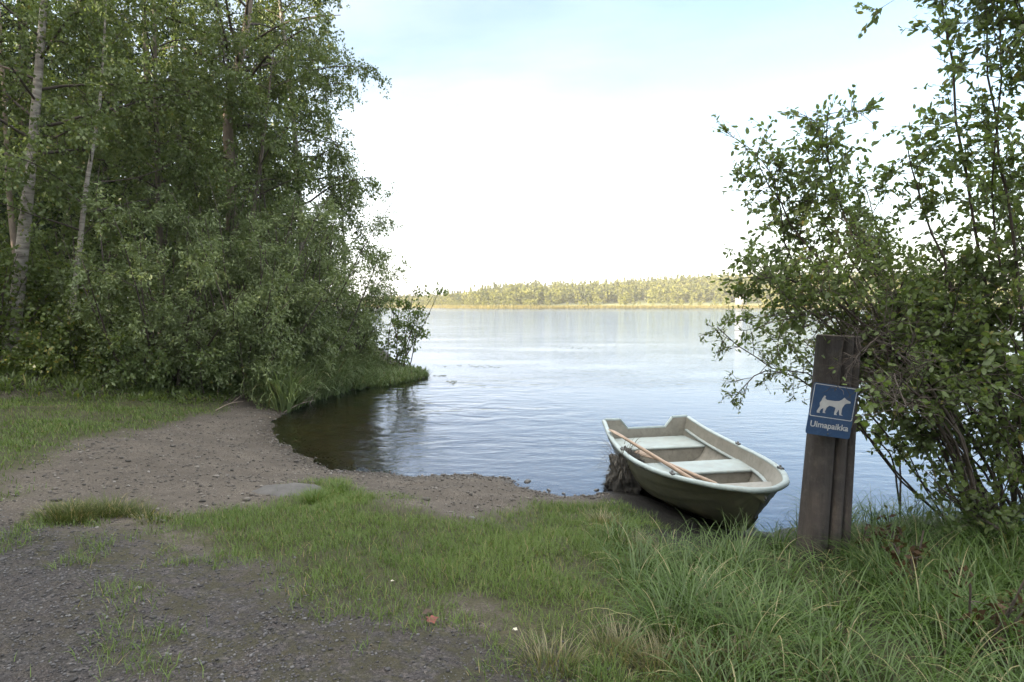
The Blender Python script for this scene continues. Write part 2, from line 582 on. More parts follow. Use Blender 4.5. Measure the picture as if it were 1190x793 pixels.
class Veg:
    def __init__(self, seed):
        self.rng = np.random.default_rng(seed)
        self.trunk = MB(); self.wood = MB()
        self.lp, self.ld = [], []

    def leaves_on(self, pts, n, spread, t0=0.15):
        rng = self.rng
        t = rng.uniform(t0, 1.0, n) * (len(pts) - 1)
        i = np.minimum(t.astype(int), len(pts) - 2)
        f = (t - i)[:, None]
        tan = pts[i + 1] - pts[i]
        self.lp.append(pts[i] * (1 - f) + pts[i + 1] * f + rng.normal(size=(n, 3)) * spread)
        self.ld.append(unit(tan) * 0.6 + rng.normal(size=(n, 3)) * 0.6)

    def limb(self, start, d, length, rad, nsub, sublen, ntwig, twiglen, nleaf, spread, droop=0.03, subdroop=0.06, sides=4, t0=0.25, ang=0.9, twig_wood=False, wob=0.1):
        """limb > sub-branches > twigs > leaves"""
        rng = self.rng
        pts = grow(rng, start, d, length, 6, droop, wob) if not isinstance(start, list) else np.array(start)
        self.wood.tube(pts, np.linspace(rad, rad * 0.25, len(pts)), sides)
        self.subs(pts, rad, nsub, sublen, ntwig, twiglen, nleaf, spread, subdroop, t0, ang, twig_wood)
        return pts

    def subs(self, pts, rad, nsub, sublen, ntwig, twiglen, nleaf, spread, subdroop, t0, ang, twig_wood, shrink=0.5):
        rng = self.rng
        for _ in range(nsub):
            t = rng.uniform(t0, 1.0) * (len(pts) - 1)
            i = min(int(t), len(pts) - 2)
            p = pts[i] + (pts[i + 1] - pts[i]) * (t - i)
            tan = unit(pts[i + 1] - pts[i])
            sd = unit(tan * 0.6 + unit(rng.normal(size=3)) * ang)
            sl = sublen * rng.uniform(0.5, 1.15) * (1 - shrink * (t / (len(pts) - 1) - 0.3))
            sp = grow(rng, p, sd, sl, 4, subdroop, 0.16)
            self.wood.tube(sp, np.linspace(max(rad * 0.35, 0.004), 0.002, 5), 3)
            for _ in range(ntwig):
                k = rng.uniform(0.15, 1.0) * 4
                j = min(int(k), 3)
                q = sp[j] + (sp[j + 1] - sp[j]) * (k - j)
                td = unit(unit(sp[j + 1] - sp[j]) * 0.7 + unit(rng.normal(size=3)) * ang)
                tp = grow(rng, q, td, twiglen * rng.uniform(0.5, 1.2), 3, subdroop * 1.5, 0.2)
                if twig_wood:
                    self.wood.tube(tp, np.linspace(0.0028, 0.0012, 4), 3)
                self.leaves_on(tp, max(1, int(nleaf * rng.uniform(0.6, 1.3))), spread, 0.05)

    def leaf_mesh(self, name, mat, length, width, up=0.5, shape=4, jitter=0.22, droop=0.0, clumpvar=0.5):
        rng = self.rng
        p = np.concatenate(self.lp); d = np.concatenate(self.ld)
        n = len(p)
        a = unit(d + np.array([0, 0, -droop]))
        nn = unit(rng.normal(size=(n, 3)) + np.array([0, 0, up]))
        s = unit(np.cross(nn, a)); nn = np.cross(a, s)
        ln = length * (1 + jitter * rng.normal(size=n)).clip(0.5, 1.4)
        wd = width * ln / length
        if shape == 4:
            tpl = np.array([(0, 0, 0), (0.45, 1, -0.25), (1, 0, -0.1), (0.45, -1, -0.25)])
            fc = np.array([[0, 1, 2, 3]])
        else:
            tpl = np.array([(0, 0, 0), (0.28, 0.9, 0.16), (0.68, 0.85, 0.12), (1, 0, -0.18), (0.68, -0.85, 0.12), (0.28, -0.9, 0.16)])
            fc = np.array([[0, 1, 2, 3], [0, 3, 4, 5]])
        k = len(tpl)
        v = (p[:, None, :] + tpl[None, :, 0, None] * ln[:, None, None] * a[:, None, :]
             + tpl[None, :, 1, None] * (wd[:, None, None] * 0.5) * s[:, None, :]
             + tpl[None, :, 2, None] * (wd[:, None, None] * 0.5) * nn[:, None, :])
        f = (fc[None] + (np.arange(n) * k)[:, None, None]).reshape(-1, 4)
        cl = vnoise(p[:, 0] + p[:, 2] * 0.7, p[:, 1] - p[:, 2], 1.1, 5)
        r = np.clip(clumpvar * cl + (1 - clumpvar) * rng.uniform(0, 1, n), 0, 1)
        rn = np.repeat(np.stack([r, rng.uniform(0, 1, n)], 1), k, axis=0)
        return mesh_np(name, v.reshape(-1, 3), f, mat, rn)


M_BIRCH = leaf_mat('birch_leaf', (0.070, 0.100, 0.034), (0.150, 0.190, 0.068), (0.16, 0.15, 0.04), 0.985)
M_WILLOW = leaf_mat('willow_leaf', (0.088, 0.120, 0.046), (0.165, 0.205, 0.088), transl=0.3, gloss=0.022)
M_ALDER = leaf_mat('alder_leaf', (0.070, 0.102, 0.034), (0.145, 0.192, 0.066), (0.17, 0.16, 0.04), 0.98, transl=0.46, gloss=0.022)
M_HAZEL = leaf_mat('hazel_leaf', (0.055, 0.082, 0.02), (0.11, 0.145, 0.035), (0.20, 0.18, 0.04), 0.95)
M_SPRUCE = leaf_mat('spruce_needle', (0.022, 0.040, 0.018), (0.045, 0.07, 0.028), transl=0.1, gloss=0.015)
M_BARKB = solid_mat('birch_bark', (0.42, 0.38, 0.34), 0.8, scale=3.5, stretch=(1, 1, 3.5), col2=(0.09, 0.075, 0.06), bump=0.4)
M_BARKG = solid_mat('grey_bark', (0.17, 0.14, 0.11), 0.9, scale=5, stretch=(3, 3, 0.6), col2=(0.06, 0.05, 0.04), bump=0.6)
M_BARKP = solid_mat('pale_bark', (0.30, 0.24, 0.19), 0.85, scale=4, stretch=(2, 2, 0.8), col2=(0.12, 0.09, 0.07), bump=0.5)
M_TWIG = solid_mat('dark_twig', (0.065, 0.05, 0.04), 0.85, scale=8)

VEG_OBJS = {}


def finish(v, name, label, cat, base, leafmat, ln, wd, barkmat, group=None, twigmat=None, up=0.5, shape=4, droop=0.0, foliage='crown', trunkname='trunk', limbname='branches', clumpvar=0.5):
    """local geometry is in world coordinates minus base"""
    root = thing(name, label, cat, tuple(base), group)
    b = np.asarray(base, dtype=float)
    for mb in (v.trunk, v.wood):
        mb.v = [x - b for x in mb.v]
    v.lp = [x - b for x in v.lp]
    if v.trunk.n:
        link(trunkname, v.trunk.mesh(trunkname, barkmat, True), root)
    if v.wood.n:
        tw = link(limbname, v.wood.mesh(limbname, twigmat or barkmat, True), root)
        tw['kind'] = 'stuff'
    fo = link(foliage, v.leaf_mesh(foliage, leafmat, ln, wd, up, shape, droop=droop, clumpvar=clumpvar), root)
    fo['kind'] = 'stuff'
    return root


def copy_tree(o, parent=None):
    c = o.copy(); COL.objects.link(c)
    if parent is not None:
        c.parent = parent
    for ch in list(o.children):
        copy_tree(ch, c)
    return c


def broadleaf(seed, path, r0, h0, nlimb, limblen, label, name, cat, leafmat, bark, group, nsub=10, sublen=0.95, ntwig=5, twiglen=0.45, nleaf=18,
              ln=0.08, wd=0.052, spread=0.05, up_ang=0.7, droop=0.05, subdroop=0.12, prof=None, squash=None, twigmat=None):
    """a tree whose trunk follows PATH (world points)"""
    v = Veg(seed); rng = v.rng
    pts = smooth_path(path, 16)
    rad = np.linspace(1, 0.12, 16) ** 0.85 * r0
    rad[0] *= 1.25
    v.trunk.tube(pts, rad, 9)
    H = pts[-1, 2] - pts[0, 2]
    az = rng.uniform(0, 6.28)
    for k in range(nlimb):
        t = h0 + (1 - h0) * ((k + rng.uniform(0, 1)) / nlimb)
        i = min(int(t * 15), 14)
        p = pts[i] + (pts[i + 1] - pts[i]) * (t * 15 - i)
        az += 2.4 + rng.normal() * 0.4
        rel = (t - h0) / (1 - h0)
        pr = prof(rel) if prof else (0.55 + 0.9 * math.sin(math.pi * min(1, rel * 0.9 + 0.12))) * (1 - 0.55 * rel ** 3)
        ll = limblen * pr * rng.uniform(0.7, 1.15)
        d = np.array([math.cos(az), math.sin(az), up_ang * (0.5 + rel)])
        v.limb(p, d, ll, max(0.012, rad[i] * 0.38), max(2, int(nsub * ll / limblen)), sublen, ntwig, twiglen, nleaf, spread, droop, subdroop, ang=0.95)
    return finish(v, name, label, cat, pts[0], leafmat, ln, wd, bark, group, twigmat or M_TWIG, droop=0.35)


def shrub(seed, base, nstem, height, width, label, name, cat, leafmat, group=None, nsub=11, sublen=0.8, ntwig=6, twiglen=0.4, nleaf=20, ln=0.09, wd=0.031,
          spread=0.04, droop=0.03, subdroop=0.1, bark=None, lean=(0, 0), clumpvar=0.55, stemr=0.03, t0=0.03, ldroop=0.3):
    v = Veg(seed); rng = v.rng
    base = np.asarray(base, dtype=float)
    for k in range(nstem):
        az = rng.uniform(0, 6.28)
        q = math.sqrt(rng.uniform(0, 1))
        out = width * 0.5 * q
        h = height * (1 - 0.45 * q * q) * rng.uniform(0.8, 1.08)
        d = np.array([math.cos(az) * out * 0.75 + lean[0] * h, math.sin(az) * out * 0.75 + lean[1] * h, h])
        st = base + np.array([math.cos(az), math.sin(az), 0]) * rng.uniform(0.02, 0.22 * width)
        ln_ = np.linalg.norm(d)
        pts = grow(rng, st, d, ln_, 7, droop, 0.07)
        v.trunk.tube(pts, np.linspace(stemr, 0.006, 8), 5)
        v.subs(pts, stemr * 0.5, nsub, sublen, ntwig, twiglen, nleaf, spread, subdroop, t0, 1.0, False, shrink=0.7)
    return finish(v, name, label, cat, base, leafmat, ln, wd, bark or M_TWIG, group, M_TWIG, droop=ldroop, foliage='foliage', trunkname='stems', limbname='twigs', clumpvar=clumpvar)


def ground_under(px, Yd):
    x = P(px, 400, Yd)[0]
    return np.array([x, Yd, gz(x, Yd) - 0.05])


# ------------------------------------------------------------------ the wood on the left
def trunk_path(pxs):
    """[(px, py, Y)...] first one is dropped to the ground"""
    pts = [P(*p) for p in pxs]
    b = pts[0]
    b[2] = gz(b[0], b[1]) - 0.08
    return pts


GRP = 'trees of the lakeside wood'
broadleaf(11, trunk_path([(12, 440, 13), (30, 250, 13), (42, 120, 13.1), (55, -60, 13.3), (60, -220, 13.6)]), 0.14, 0.32, 26, 2.6,
          'pale birch trunk leaning at the wood edge, the leftmost trunk in view', 'birch_tree', 'tree', M_BIRCH, M_BARKB, GRP)
broadleaf(12, trunk_path([(40, 440, 14.5), (15, 270, 14.5), (5, 120, 14.6), (-10, -150, 15)]), 0.09, 0.45, 18, 2.2,
          'thin reddish birch trunk crossing behind the leftmost pale birch', 'birch_tree', 'tree', M_BIRCH, M_BARKP, GRP)
broadleaf(13, trunk_path([(72, 440, 13.3), (88, 330, 13.3), (100, 220, 13.4), (117, 110, 13.5), (125, -40, 13.8)]), 0.075, 0.35, 22, 2.1,
          'slender patchy birch with a curving trunk between the leaning birch and the willow thicket', 'birch_tree', 'tree', M_BIRCH, M_BARKB, GRP)
broadleaf(14, trunk_path([(266, 440, 17.5), (270, 240, 17.5), (265, 130, 17.6), (285, 40, 17.6), (300, -90, 17.8), (310, -200, 18)]), 0.19, 0.36, 40, 3.4,
          'tallest aspen, its brown forked trunk showing high above the willows', 'aspen_tree', 'tree', M_BIRCH, M_BARKP, GRP, nsub=11)
broadleaf(15, trunk_path([(278, 430, 16.8), (290, 280, 16.8), (303, 190, 16.9), (318, 60, 17.2)]), 0.10, 0.5, 18, 2.0,
          'slim grey trunk slanting just beside the tall aspen', 'birch_tree', 'tree', M_BIRCH, M_BARKG, GRP)
broadleaf(16, trunk_path([(345, 440, 19.5), (350, 300, 19.6), (342, 150, 19.7), (325, 0, 19.8), (315, -80, 20)]), 0.13, 0.22, 52, 1.9,
          'weeping birch at the lake edge of the wood with drooping outer twigs', 'birch_tree', 'tree', M_BIRCH, M_BARKB, GRP, droop=0.10, subdroop=0.3, nleaf=16, nsub=12)
broadleaf(17, trunk_path([(190, 440, 16.5), (185, 240, 16.5), (180, 60, 16.6), (178, -140, 16.8)]), 0.11, 0.25, 30, 2.5,
          'leafy birch filling the gap between the slender birch and the tall aspen', 'birch_tree', 'tree', M_BIRCH, M_BARKG, GRP)
broadleaf(18, trunk_path([(398, 430, 20.5), (400, 330, 20.5), (398, 250, 20.5), (392, 190, 20.6)]), 0.06, 0.15, 24, 1.0,
          'thin young birch hanging its sparse twigs over the water by the reeds', 'birch_tree', 'tree', M_BIRCH, M_BARKB, GRP, droop=0.08, subdroop=0.25, nleaf=9, sublen=0.6)

# far trees standing deeper in the wood
k = 0
for px, Yd, H, lab in ((40, 21, 15, 'dark spruce deep in the wood behind the leaning birch'), (130, 20, 13, 'dark spruce standing behind the slender birch'),
                       (215, 23, 17, 'dark spruce standing behind the leafy middle birch'), (310, 25, 14, 'dark spruce behind the weeping birch'), (-40, 18, 14, 'dark spruce at the very edge of view behind all the birches')):
    v = Veg(50 + k); rng = v.rng
    b = ground_under(px, Yd)
    top = b + np.array([0, 0, H])
    tp = np.linspace(b, top, 8)
    v.trunk.tube(tp, np.linspace(0.17, 0.02, 8), 7)
    for t in np.linspace(0.08, 0.97, 34):
        for _ in range(5):
            az = rng.uniform(0, 6.28)
            ll = (1 - t) ** 0.8 * 2.9 * rng.uniform(0.7, 1.1) + 0.15
            pts = grow(rng, b + (top - b) * t, np.array([math.cos(az), math.sin(az), 0.05]), ll, 4, 0.08, 0.05)
            v.wood.tube(pts, np.linspace(0.02, 0.005, 5), 3)
            v.leaves_on(pts, int(70 * ll) + 10, 0.11, 0.1)
    finish(v, 'spruce_tree', lab, 'tree', b, M_SPRUCE, 0.16, 0.05, M_BARKG, 'spruces in the wood', droop=0.5)
    k += 1

# willow thicket in front
GW = 'willows of the thicket'
shrub(21, ground_under(195, 13.6), 22, 4.6, 4.0, 'grey green willow bush at the near corner of the thicket above the bank grass', 'willow_bush', 'bush', M_WILLOW, GW)
shrub(22, ground_under(285, 14.6), 26, 5.4, 4.4, 'broad dense willow bush in the middle of the thicket at the head of the cove', 'willow_bush', 'bush', M_WILLOW, GW)
shrub(23, ground_under(345, 16.3), 26, 5.4, 4.2, 'rounded willow bush overhanging the dark cove water', 'willow_bush', 'bush', M_WILLOW, GW)
shrub(24, ground_under(385, 18.3), 20, 4.6, 3.4, 'small willow bush at the lake end of the thicket beside the reeds', 'willow_bush', 'bush', M_WILLOW, GW)
shrub(25, ground_under(250, 17.0), 22, 7.6, 4.6, 'tall willow bush rising behind the middle of the thicket', 'willow_bush', 'bush', M_WILLOW, GW)
shrub(26, ground_under(330, 18.6), 22, 8.5, 4.4, 'tallest willow bush, under the weeping birch', 'willow_bush', 'bush', M_WILLOW, GW)
GH = 'shady bushes under the birches'
shrub(31, ground_under(125, 13.8), 14, 2.4, 2.6, 'yellow green leafy bush beside the slender birch foot', 'hazel_bush', 'bush', M_HAZEL, GH, ln=0.085, wd=0.065, nleaf=9, nsub=8)
shrub(32, ground_under(45, 14.0), 14, 3.0, 2.8, 'yellow green bush between the two pale birch trunks', 'hazel_bush', 'bush', M_HAZEL, GH, ln=0.085, wd=0.065, nleaf=9, nsub=8)
shrub(33, ground_under(-30, 12.5), 14, 3.2, 2.8, 'yellowish bush cut by the edge of view beside the leaning birch', 'hazel_bush', 'bush', M_HAZEL, GH, ln=0.085, wd=0.065, nleaf=8, nsub=8)
for i_, (px_, Yd_, h_, w_, lab_) in enumerate(((165, 12.9, 1.2, 1.9, 'low leafy bush at the foot of the near willow on the grass edge'), (60, 12.6, 1.0, 1.8, 'low yellowish bush on the grass edge below the leaning birch'),
                                               (235, 13.4, 1.3, 2.0, 'low bush hanging over the head of the beach below the middle willow'), (110, 12.9, 1.5, 1.7, 'low bush on the grass edge below the slender birch'))):
    shrub(36 + i_ * 100, ground_under(px_, Yd_), 12, h_, w_, lab_, 'low_bush', 'bush', M_HAZEL if i_ % 2 else M_ALDER, 'low bushes on the grass edge', ln=0.075, wd=0.05, nleaf=9, nsub=7, sublen=0.5, twiglen=0.25, stemr=0.012)
for i_, (px_, Yd_, h_, w_, lab_) in enumerate(((285, 13.8, 2.2, 2.6, 'low willow bush drooping to the head of the cove'), (325, 15.2, 2.2, 2.8, 'low willow bush hanging over the dark cove bank'),
                                               (362, 16.8, 2.0, 2.6, 'low willow bush on the bank next to the tall reeds'), (395, 18.6, 2.2, 2.2, 'last low willow bush on the bank before the grassy tip'))):
    shrub(500 + i_, ground_under(px_, Yd_), 14, h_, w_, lab_, 'willow_bush', 'bush', M_WILLOW, 'low willows along the cove bank', nsub=9, sublen=0.6, twiglen=0.35, nleaf=15, stemr=0.015, subdroop=0.16)
shrub(34, ground_under(100, 17), 20, 5.5, 4.6, 'dark tall bush in the shade behind the slender birch', 'hazel_bush', 'bush', M_ALDER, GH, ln=0.09, wd=0.06, nleaf=10)
shrub(35, ground_under(10, 17.5), 20, 5.5, 5.0, 'dark tall bush in the shade behind the leaning birch', 'hazel_bush', 'bush', M_ALDER, GH, ln=0.09, wd=0.06, nleaf=10)

# small trees at the tip of the spit
shrub(41, ground_under(461, 20.6), 10, 3.9, 2.3, 'small dark alder alone on the tip of the grassy spit', 'young_alder', 'tree', M_ALDER, None, nsub=9, sublen=0.55, ntwig=4, twiglen=0.25, nleaf=9,
      ln=0.085, wd=0.07, subdroop=0.0, stemr=0.022, lean=(0.05, 0))
shrub(42, ground_under(426, 20.6), 5, 3.6, 1.0, 'thin young alder between the reeds and the small dark alder', 'young_alder', 'tree', M_ALDER, None, nsub=9, sublen=0.4, ntwig=3, twiglen=0.22, nleaf=5,
      ln=0.085, wd=0.07, subdroop=0.0, stemr=0.02)

# mass of the wood behind and beside the photographer (shades the shore), and deep behind the birches
def wood_mass(name, spots, seed, leafn=1500, size=0.42, label=None):
    rng = np.random.default_rng(seed)
    v = Veg(seed)
    for x, y, H, cr in spots:
        z = gz(x, y)
        v.wood.tube(np.array([[x, y, z - .2], [x + .2, y, z + H * .5], [x, y + .2, z + H * .95]]), [0.2, 0.14, 0.03], 6)
        n = int(leafn)
        u = unit(rng.normal(size=(n, 3))) * rng.uniform(0.35, 1, n)[:, None] ** 0.6
        lump = 1 + 0.25 * np.sin(u[:, :1] * 7 + x) * np.cos(u[:, 2:3] * 9 + y)
        c = np.array([x, y, z + H * 0.49])
        v.lp.append(c + u * lump * np.array([cr, cr, H * 0.5]))
        v.ld.append(rng.normal(size=(n, 3)))
    me = v.leaf_mesh(name, M_BIRCH, size, size * 0.7)
    w = v.wood.mesh(name, M_BARKG)
    # join foliage and trunks in one mesh
    nv = len(me.vertices)
    co = np.empty(nv * 3, dtype=np.float32); me.vertices.foreach_get('co', co)
    wn = len(w.vertices); wc = np.empty(wn * 3, dtype=np.float32); w.vertices.foreach_get('co', wc)
    f1 = np.empty(len(me.loops), dtype=np.int32); me.loops.foreach_get('vertex_index', f1)
    f2 = np.empty(len(w.loops), dtype=np.int32); w.loops.foreach_get('vertex_index', f2)
    rn = np.random.default_rng(1).uniform(0, 1, (nv // 4, 2)).repeat(4, axis=0)
    rn = np.vstack([rn, np.full((wn, 2), 0.3)])
    fa = np.concatenate([f1.reshape(-1, 4), f2.reshape(-1, 4) + nv])
    mi = np.concatenate([np.zeros(len(f1) // 4), np.ones(len(f2) // 4)])
    out = mesh_np(name, np.concatenate([co.reshape(-1, 3), wc.reshape(-1, 3)]), fa, None, rn, mats=[M_BIRCH, M_BARKG], midx=mi)
    return tag(link(name, out), label, 'wood', kind='stuff')


rng = np.random.default_rng(5)
spots = []
for row in range(4):
    for s in np.arange(-34, 14, 3.4):
        t = 24 + row * 5.5 + rng.uniform(-1.2, 1.2)
        q = s + rng.uniform(-1, 1) + row * 1.5
        x = -0.85 * t + 0.5 * q; y = -0.5 * t - 0.85 * q
        if q < -13 and rng.uniform() < 0.5:
            continue
        spots.append((x, y, rng.uniform(15, 20), rng.uniform(2.6, 3.4)))
wood_mass('woodland', spots, 3, 1100, 0.5, 'mass of trees along the shore beside the wood')
spots = []
for x0 in np.arange(-42, -9, 3.6):
    for y0 in np.arange(23, 44, 4.2):
        x = x0 + rng.uniform(-1.2, 1.2) - (y0 - 23) * 0.12; y = y0 + rng.uniform(-1.2, 1.2)
        if x < -0.36 * y - 1.5:
            spots.append((x, y, rng.uniform(12, 17), rng.uniform(2.2, 3.0)))
wood_mass('forest_interior', spots, 4, 1500, 0.32, 'dim mass of trees deep inside the lakeside wood')

# ------------------------------------------------------------------ bushes on the right
def arching(seed, stems, label, name, cat, base, leafmat, nsub, sublen, ntwig, twiglen, nleaf, ln, wd, extra=0, group=None, spread=0.012, t0=0.3, r0=0.018, updir=0.0, shape=6, subdroop=0.0):
    v = Veg(seed); rng = v.rng
    for st in stems:
        p = [P(*q) for q in st]
        pts = smooth_path(p, 14)
        pts[2:] += rng.normal(size=(12, 3)) * 0.012
        v.trunk.tube(pts, np.linspace(r0, 0.004, 14), 6)
        v.subs(pts, r0 * 0.6, nsub, sublen, ntwig, twiglen, nleaf, spread, subdroop, t0, 0.95, True, shrink=0.4)
    for e in range(extra):
        a = stems[rng.integers(len(stems))]
        b = np.array([P(*q) for q in a])
        b[1:] += np.cumsum(rng.normal(size=(len(b) - 1, 3)) * np.array([0.10, 0.18, 0.07]) + np.array([0.05, 0, 0]), axis=0)
        b[0] += rng.normal(size=3) * np.array([0.12, 0.12, 0])
        pts = smooth_path(b, 12)
        v.trunk.tube(pts, np.linspace(r0 * 0.7, 0.003, 12), 5)
        v.subs(pts, r0 * 0.4, nsub, sublen, ntwig, twiglen, nleaf, spread, subdroop, t0, 0.95, True, shrink=0.4)
    lp = np.concatenate(v.lp); ld = np.concatenate(v.ld)
    hit = (np.abs(lp[:, 0] - POSTB[0] - 0.06) < 0.36) & (lp[:, 1] < POSTB[1] + 0.15) & (rng.uniform(0, 1, len(lp)) > keep_post)
    hit |= (np.abs(lp[:, 0] / lp[:, 1] - (POSTB[0] + 0.03) / POSTB[1]) < 0.05) & (lp[:, 1] < POSTB[1] - 0.15) & (rng.uniform(0, 1, len(lp)) > keep_post)
    hit &= (lp[:, 2] - CAMZ) / lp[:, 1] < 0.0
    v.lp = [lp[~hit]]; v.ld = [ld[~hit]]
    return finish(v, name, label, cat, base, leafmat, ln, wd, M_TWIG, group, M_TWIG, shape=shape, foliage='foliage', trunkname='stems', limbname='twigs', up=0.7, droop=0.1, clumpvar=0.35)


POSTB = on_ground(955, 655)
keep_post = 0.12
bx = on_ground(1160, 655)
BY = bx[1]
GB = 'bushes behind the post'
arching(61, [[(1200, 665, 5.5), (1130, 560, 5.5), (1080, 480, 5.5), (1035, 420, 5.4), (1005, 385, 5.3)],
             [(1210, 665, 5.2), (1160, 560, 5.2), (1100, 470, 5.1), (1060, 410, 5.0), (1040, 350, 4.9)],
             [(1220, 660, 5.4), (1180, 540, 5.4), (1130, 450, 5.4), (1090, 400, 5.3), (1060, 330, 5.3)],
             [(1178, 665, 5.3), (1150, 480, 5.2), (1110, 350, 5.1), (1075, 250, 5.0), (1050, 165, 4.9)],
             [(1185, 665, 5.3), (1165, 450, 5.3), (1140, 300, 5.3), (1115, 150, 5.2), (1095, 0, 5.1), (1090, -70, 5.0)],
             [(1200, 670, 5.0), (1195, 450, 5.0), (1175, 260, 5.0), (1150, 100, 4.9), (1140, -60, 4.9)],
             [(1230, 670, 5.0), (1235, 420, 4.9), (1215, 200, 4.8), (1190, 40, 4.7), (1175, -60, 4.6)],
             [(1215, 670, 5.6), (1225, 450, 5.7), (1190, 300, 5.7), (1160, 190, 5.7)]],
        'tall alder bush rising above the frame behind and beside the timber post', 'alder_bush', 'bush', tuple(bx), M_ALDER,
        29, 0.58, 5, 0.22, 11, 0.052, 0.027, extra=13, group=GB)
bx2 = on_ground(1145, 655)
arching(62, [[(1150, 660, 5.4), (1090, 510, 5.3), (1030, 420, 5.2), (960, 320, 5.1), (915, 250, 5.0), (882, 195, 4.9)],
             [(1160, 665, 5.2), (1095, 500, 5.1), (1045, 420, 5.0), (985, 360, 4.9), (920, 325, 4.8), (868, 322, 4.7)],
             [(1165, 665, 5.6), (1110, 480, 5.6), (1060, 370, 5.6), (1010, 290, 5.6), (965, 230, 5.6)],
             [(1160, 660, 5.0), (1110, 500, 4.7), (1060, 430, 4.5), (1022, 396, 4.3), (996, 418, 4.2)]],
        'spreading grey green bush with a long arm reaching over the lake above the boat', 'sallow_bush', 'bush', tuple(bx2), M_ALDER,
        30, 0.46, 5, 0.2, 9, 0.046, 0.024, extra=10, group=GB)
bx3 = on_ground(1130, 640)
arching(63, [[(1140, 640, 6.0), (1060, 545, 6.0), (1000, 475, 5.9), (942, 438, 5.8), (889, 424, 5.7), (834, 382, 5.6)],
             [(1135, 640, 6.0), (1050, 555, 6.0), (980, 480, 5.9), (930, 440, 5.8), (885, 432, 5.7), (850, 466, 5.6)],
             [(1140, 640, 6.0), (1040, 550, 6.1), (960, 440, 6.1), (900, 390, 6.1), (862, 372, 6.0)]],
        'low willow branch with small leaves stretching from behind the post towards the boat', 'willow_branch_bush', 'bush', tuple(bx3), M_WILLOW,
        12, 0.34, 5, 0.14, 7, 0.042, 0.016, extra=1, group=GB, t0=0.5, r0=0.012)
arching(65, [[(1215, 665, 5.3), (1170, 590, 5.3), (1120, 520, 5.3), (1070, 470, 5.2), (1030, 440, 5.1)],
             [(1205, 660, 5.6), (1150, 580, 5.6), (1090, 510, 5.6), (1050, 490, 5.5)],
             [(1225, 665, 5.0), (1200, 560, 5.0), (1165, 480, 5.0), (1120, 430, 4.9), (1085, 410, 4.8)],
             [(1230, 665, 5.5), (1215, 560, 5.5), (1190, 500, 5.5), (1150, 440, 5.4)],
             [(1200, 660, 4.9), (1150, 610, 4.9), (1110, 580, 4.85), (1085, 560, 4.8)]],
        'low tangle of dark stems and leaves at the foot of the tall alder bush', 'alder_bush', 'bush', tuple(on_ground(1185, 650)), M_ALDER,
        8, 0.45, 4, 0.18, 7, 0.055, 0.032, extra=14, group=GB, t0=0.2, r0=0.014)
bx4 = on_ground(1045, 600)
arching(64, [[(1046, 600, bx4[1]), (1047, 540, bx4[1]), (1044, 480, bx4[1] + .02), (1036, 430, bx4[1] + .05)],
             [(1046, 590, bx4[1]), (1035, 530, bx4[1] - .1), (1010, 500, bx4[1] - .15), (985, 490, bx4[1] - .2)]],
        'thin upright sapling with round leaves just behind the post', 'alder_sapling', 'sapling', tuple(bx4), M_ALDER,
        9, 0.3, 2, 0.14, 6, 0.075, 0.06, extra=0, t0=0.35, r0=0.012)

# ------------------------------------------------------------------ grasses
def blades(rng, xy, zb, length, width, lean, bend, az=None, nseg=4, curl=1.4):
    n = len(xy)
    az = rng.uniform(0, 2 * math.pi, n) if az is None else az
    ax = np.stack([np.cos(az), np.sin(az)], 1)
    sx = np.stack([-np.sin(az), np.cos(az)], 1)
    p = np.concatenate([xy, zb[:, None]], 1)
    ts = np.linspace(0, 1, nseg + 1)
    V = np.empty((n, nseg + 1, 2, 3))
    cur = p.copy()
    for k, t in enumerate(ts):
        if k:
            th = lean + bend * ((ts[k - 1] + t) / 2) ** curl
            st = (length / nseg)[:, None]
            cur = cur + st * np.concatenate([ax * np.sin(th)[:, None], np.cos(th)[:, None]], 1)
        w = width * (1 - 0.95 * t ** 1.8) * 0.5
        off = np.concatenate([sx * w[:, None], np.zeros((n, 1))], 1)
        V[:, k, 0] = cur - off
        V[:, k, 1] = cur + off
    m = (nseg + 1) * 2
    q = np.array([[2 * k, 2 * k + 1, 2 * k + 3, 2 * k + 2] for k in range(nseg)])
    f = (q[None] + (np.arange(n) * m)[:, None, None]).reshape(-1, 4)
    return V.reshape(-1, 3), f, m


def blade_mesh(name, rng, xy, zb, length, width, lean, bend, mat, nseg=4, az=None, curl=1.4, hue=None):
    v, f, m = blades(rng, xy, zb, length, width, lean, bend, az, nseg, curl)
    n = len(xy)
    h = rng.uniform(0, 1, n) if hue is None else hue
    return mesh_np(name, v, f, mat, np.repeat(np.stack([h, rng.uniform(0, 1, n)], 1), m, axis=0))


M_LAWN = leaf_mat('lawn_grass', (0.050, 0.090, 0.018), (0.118, 0.168, 0.042), (0.22, 0.18, 0.09), 0.955, transl=0.3, gloss=0.015)
M_SEDGE = leaf_mat('sedge_blade', (0.024, 0.052, 0.011), (0.090, 0.145, 0.034), (0.22, 0.20, 0.10), 0.945, transl=0.3, gloss=0.025)
M_DRY = leaf_mat('dry_sedge', (0.09, 0.085, 0.035), (0.16, 0.15, 0.06), (0.22, 0.18, 0.09), 0.8, transl=0.3, gloss=0.04)
M_TUFT = leaf_mat('tuft_grass', (0.035, 0.055, 0.014), (0.10, 0.115, 0.04), (0.22, 0.18, 0.09), 0.86, transl=0.3, gloss=0.015)
M_REED = leaf_mat('reed_blade', (0.09, 0.13, 0.055), (0.17, 0.215, 0.10), (0.20, 0.18, 0.10), 0.95, transl=0.3, gloss=0.02)

rng = np.random.default_rng(77)


def sample_poly(rng, poly, n, pad=0.4):
    lo = poly.min(0) - pad; hi = poly.max(0) + pad
    return rng.uniform(lo, hi, (n, 2))


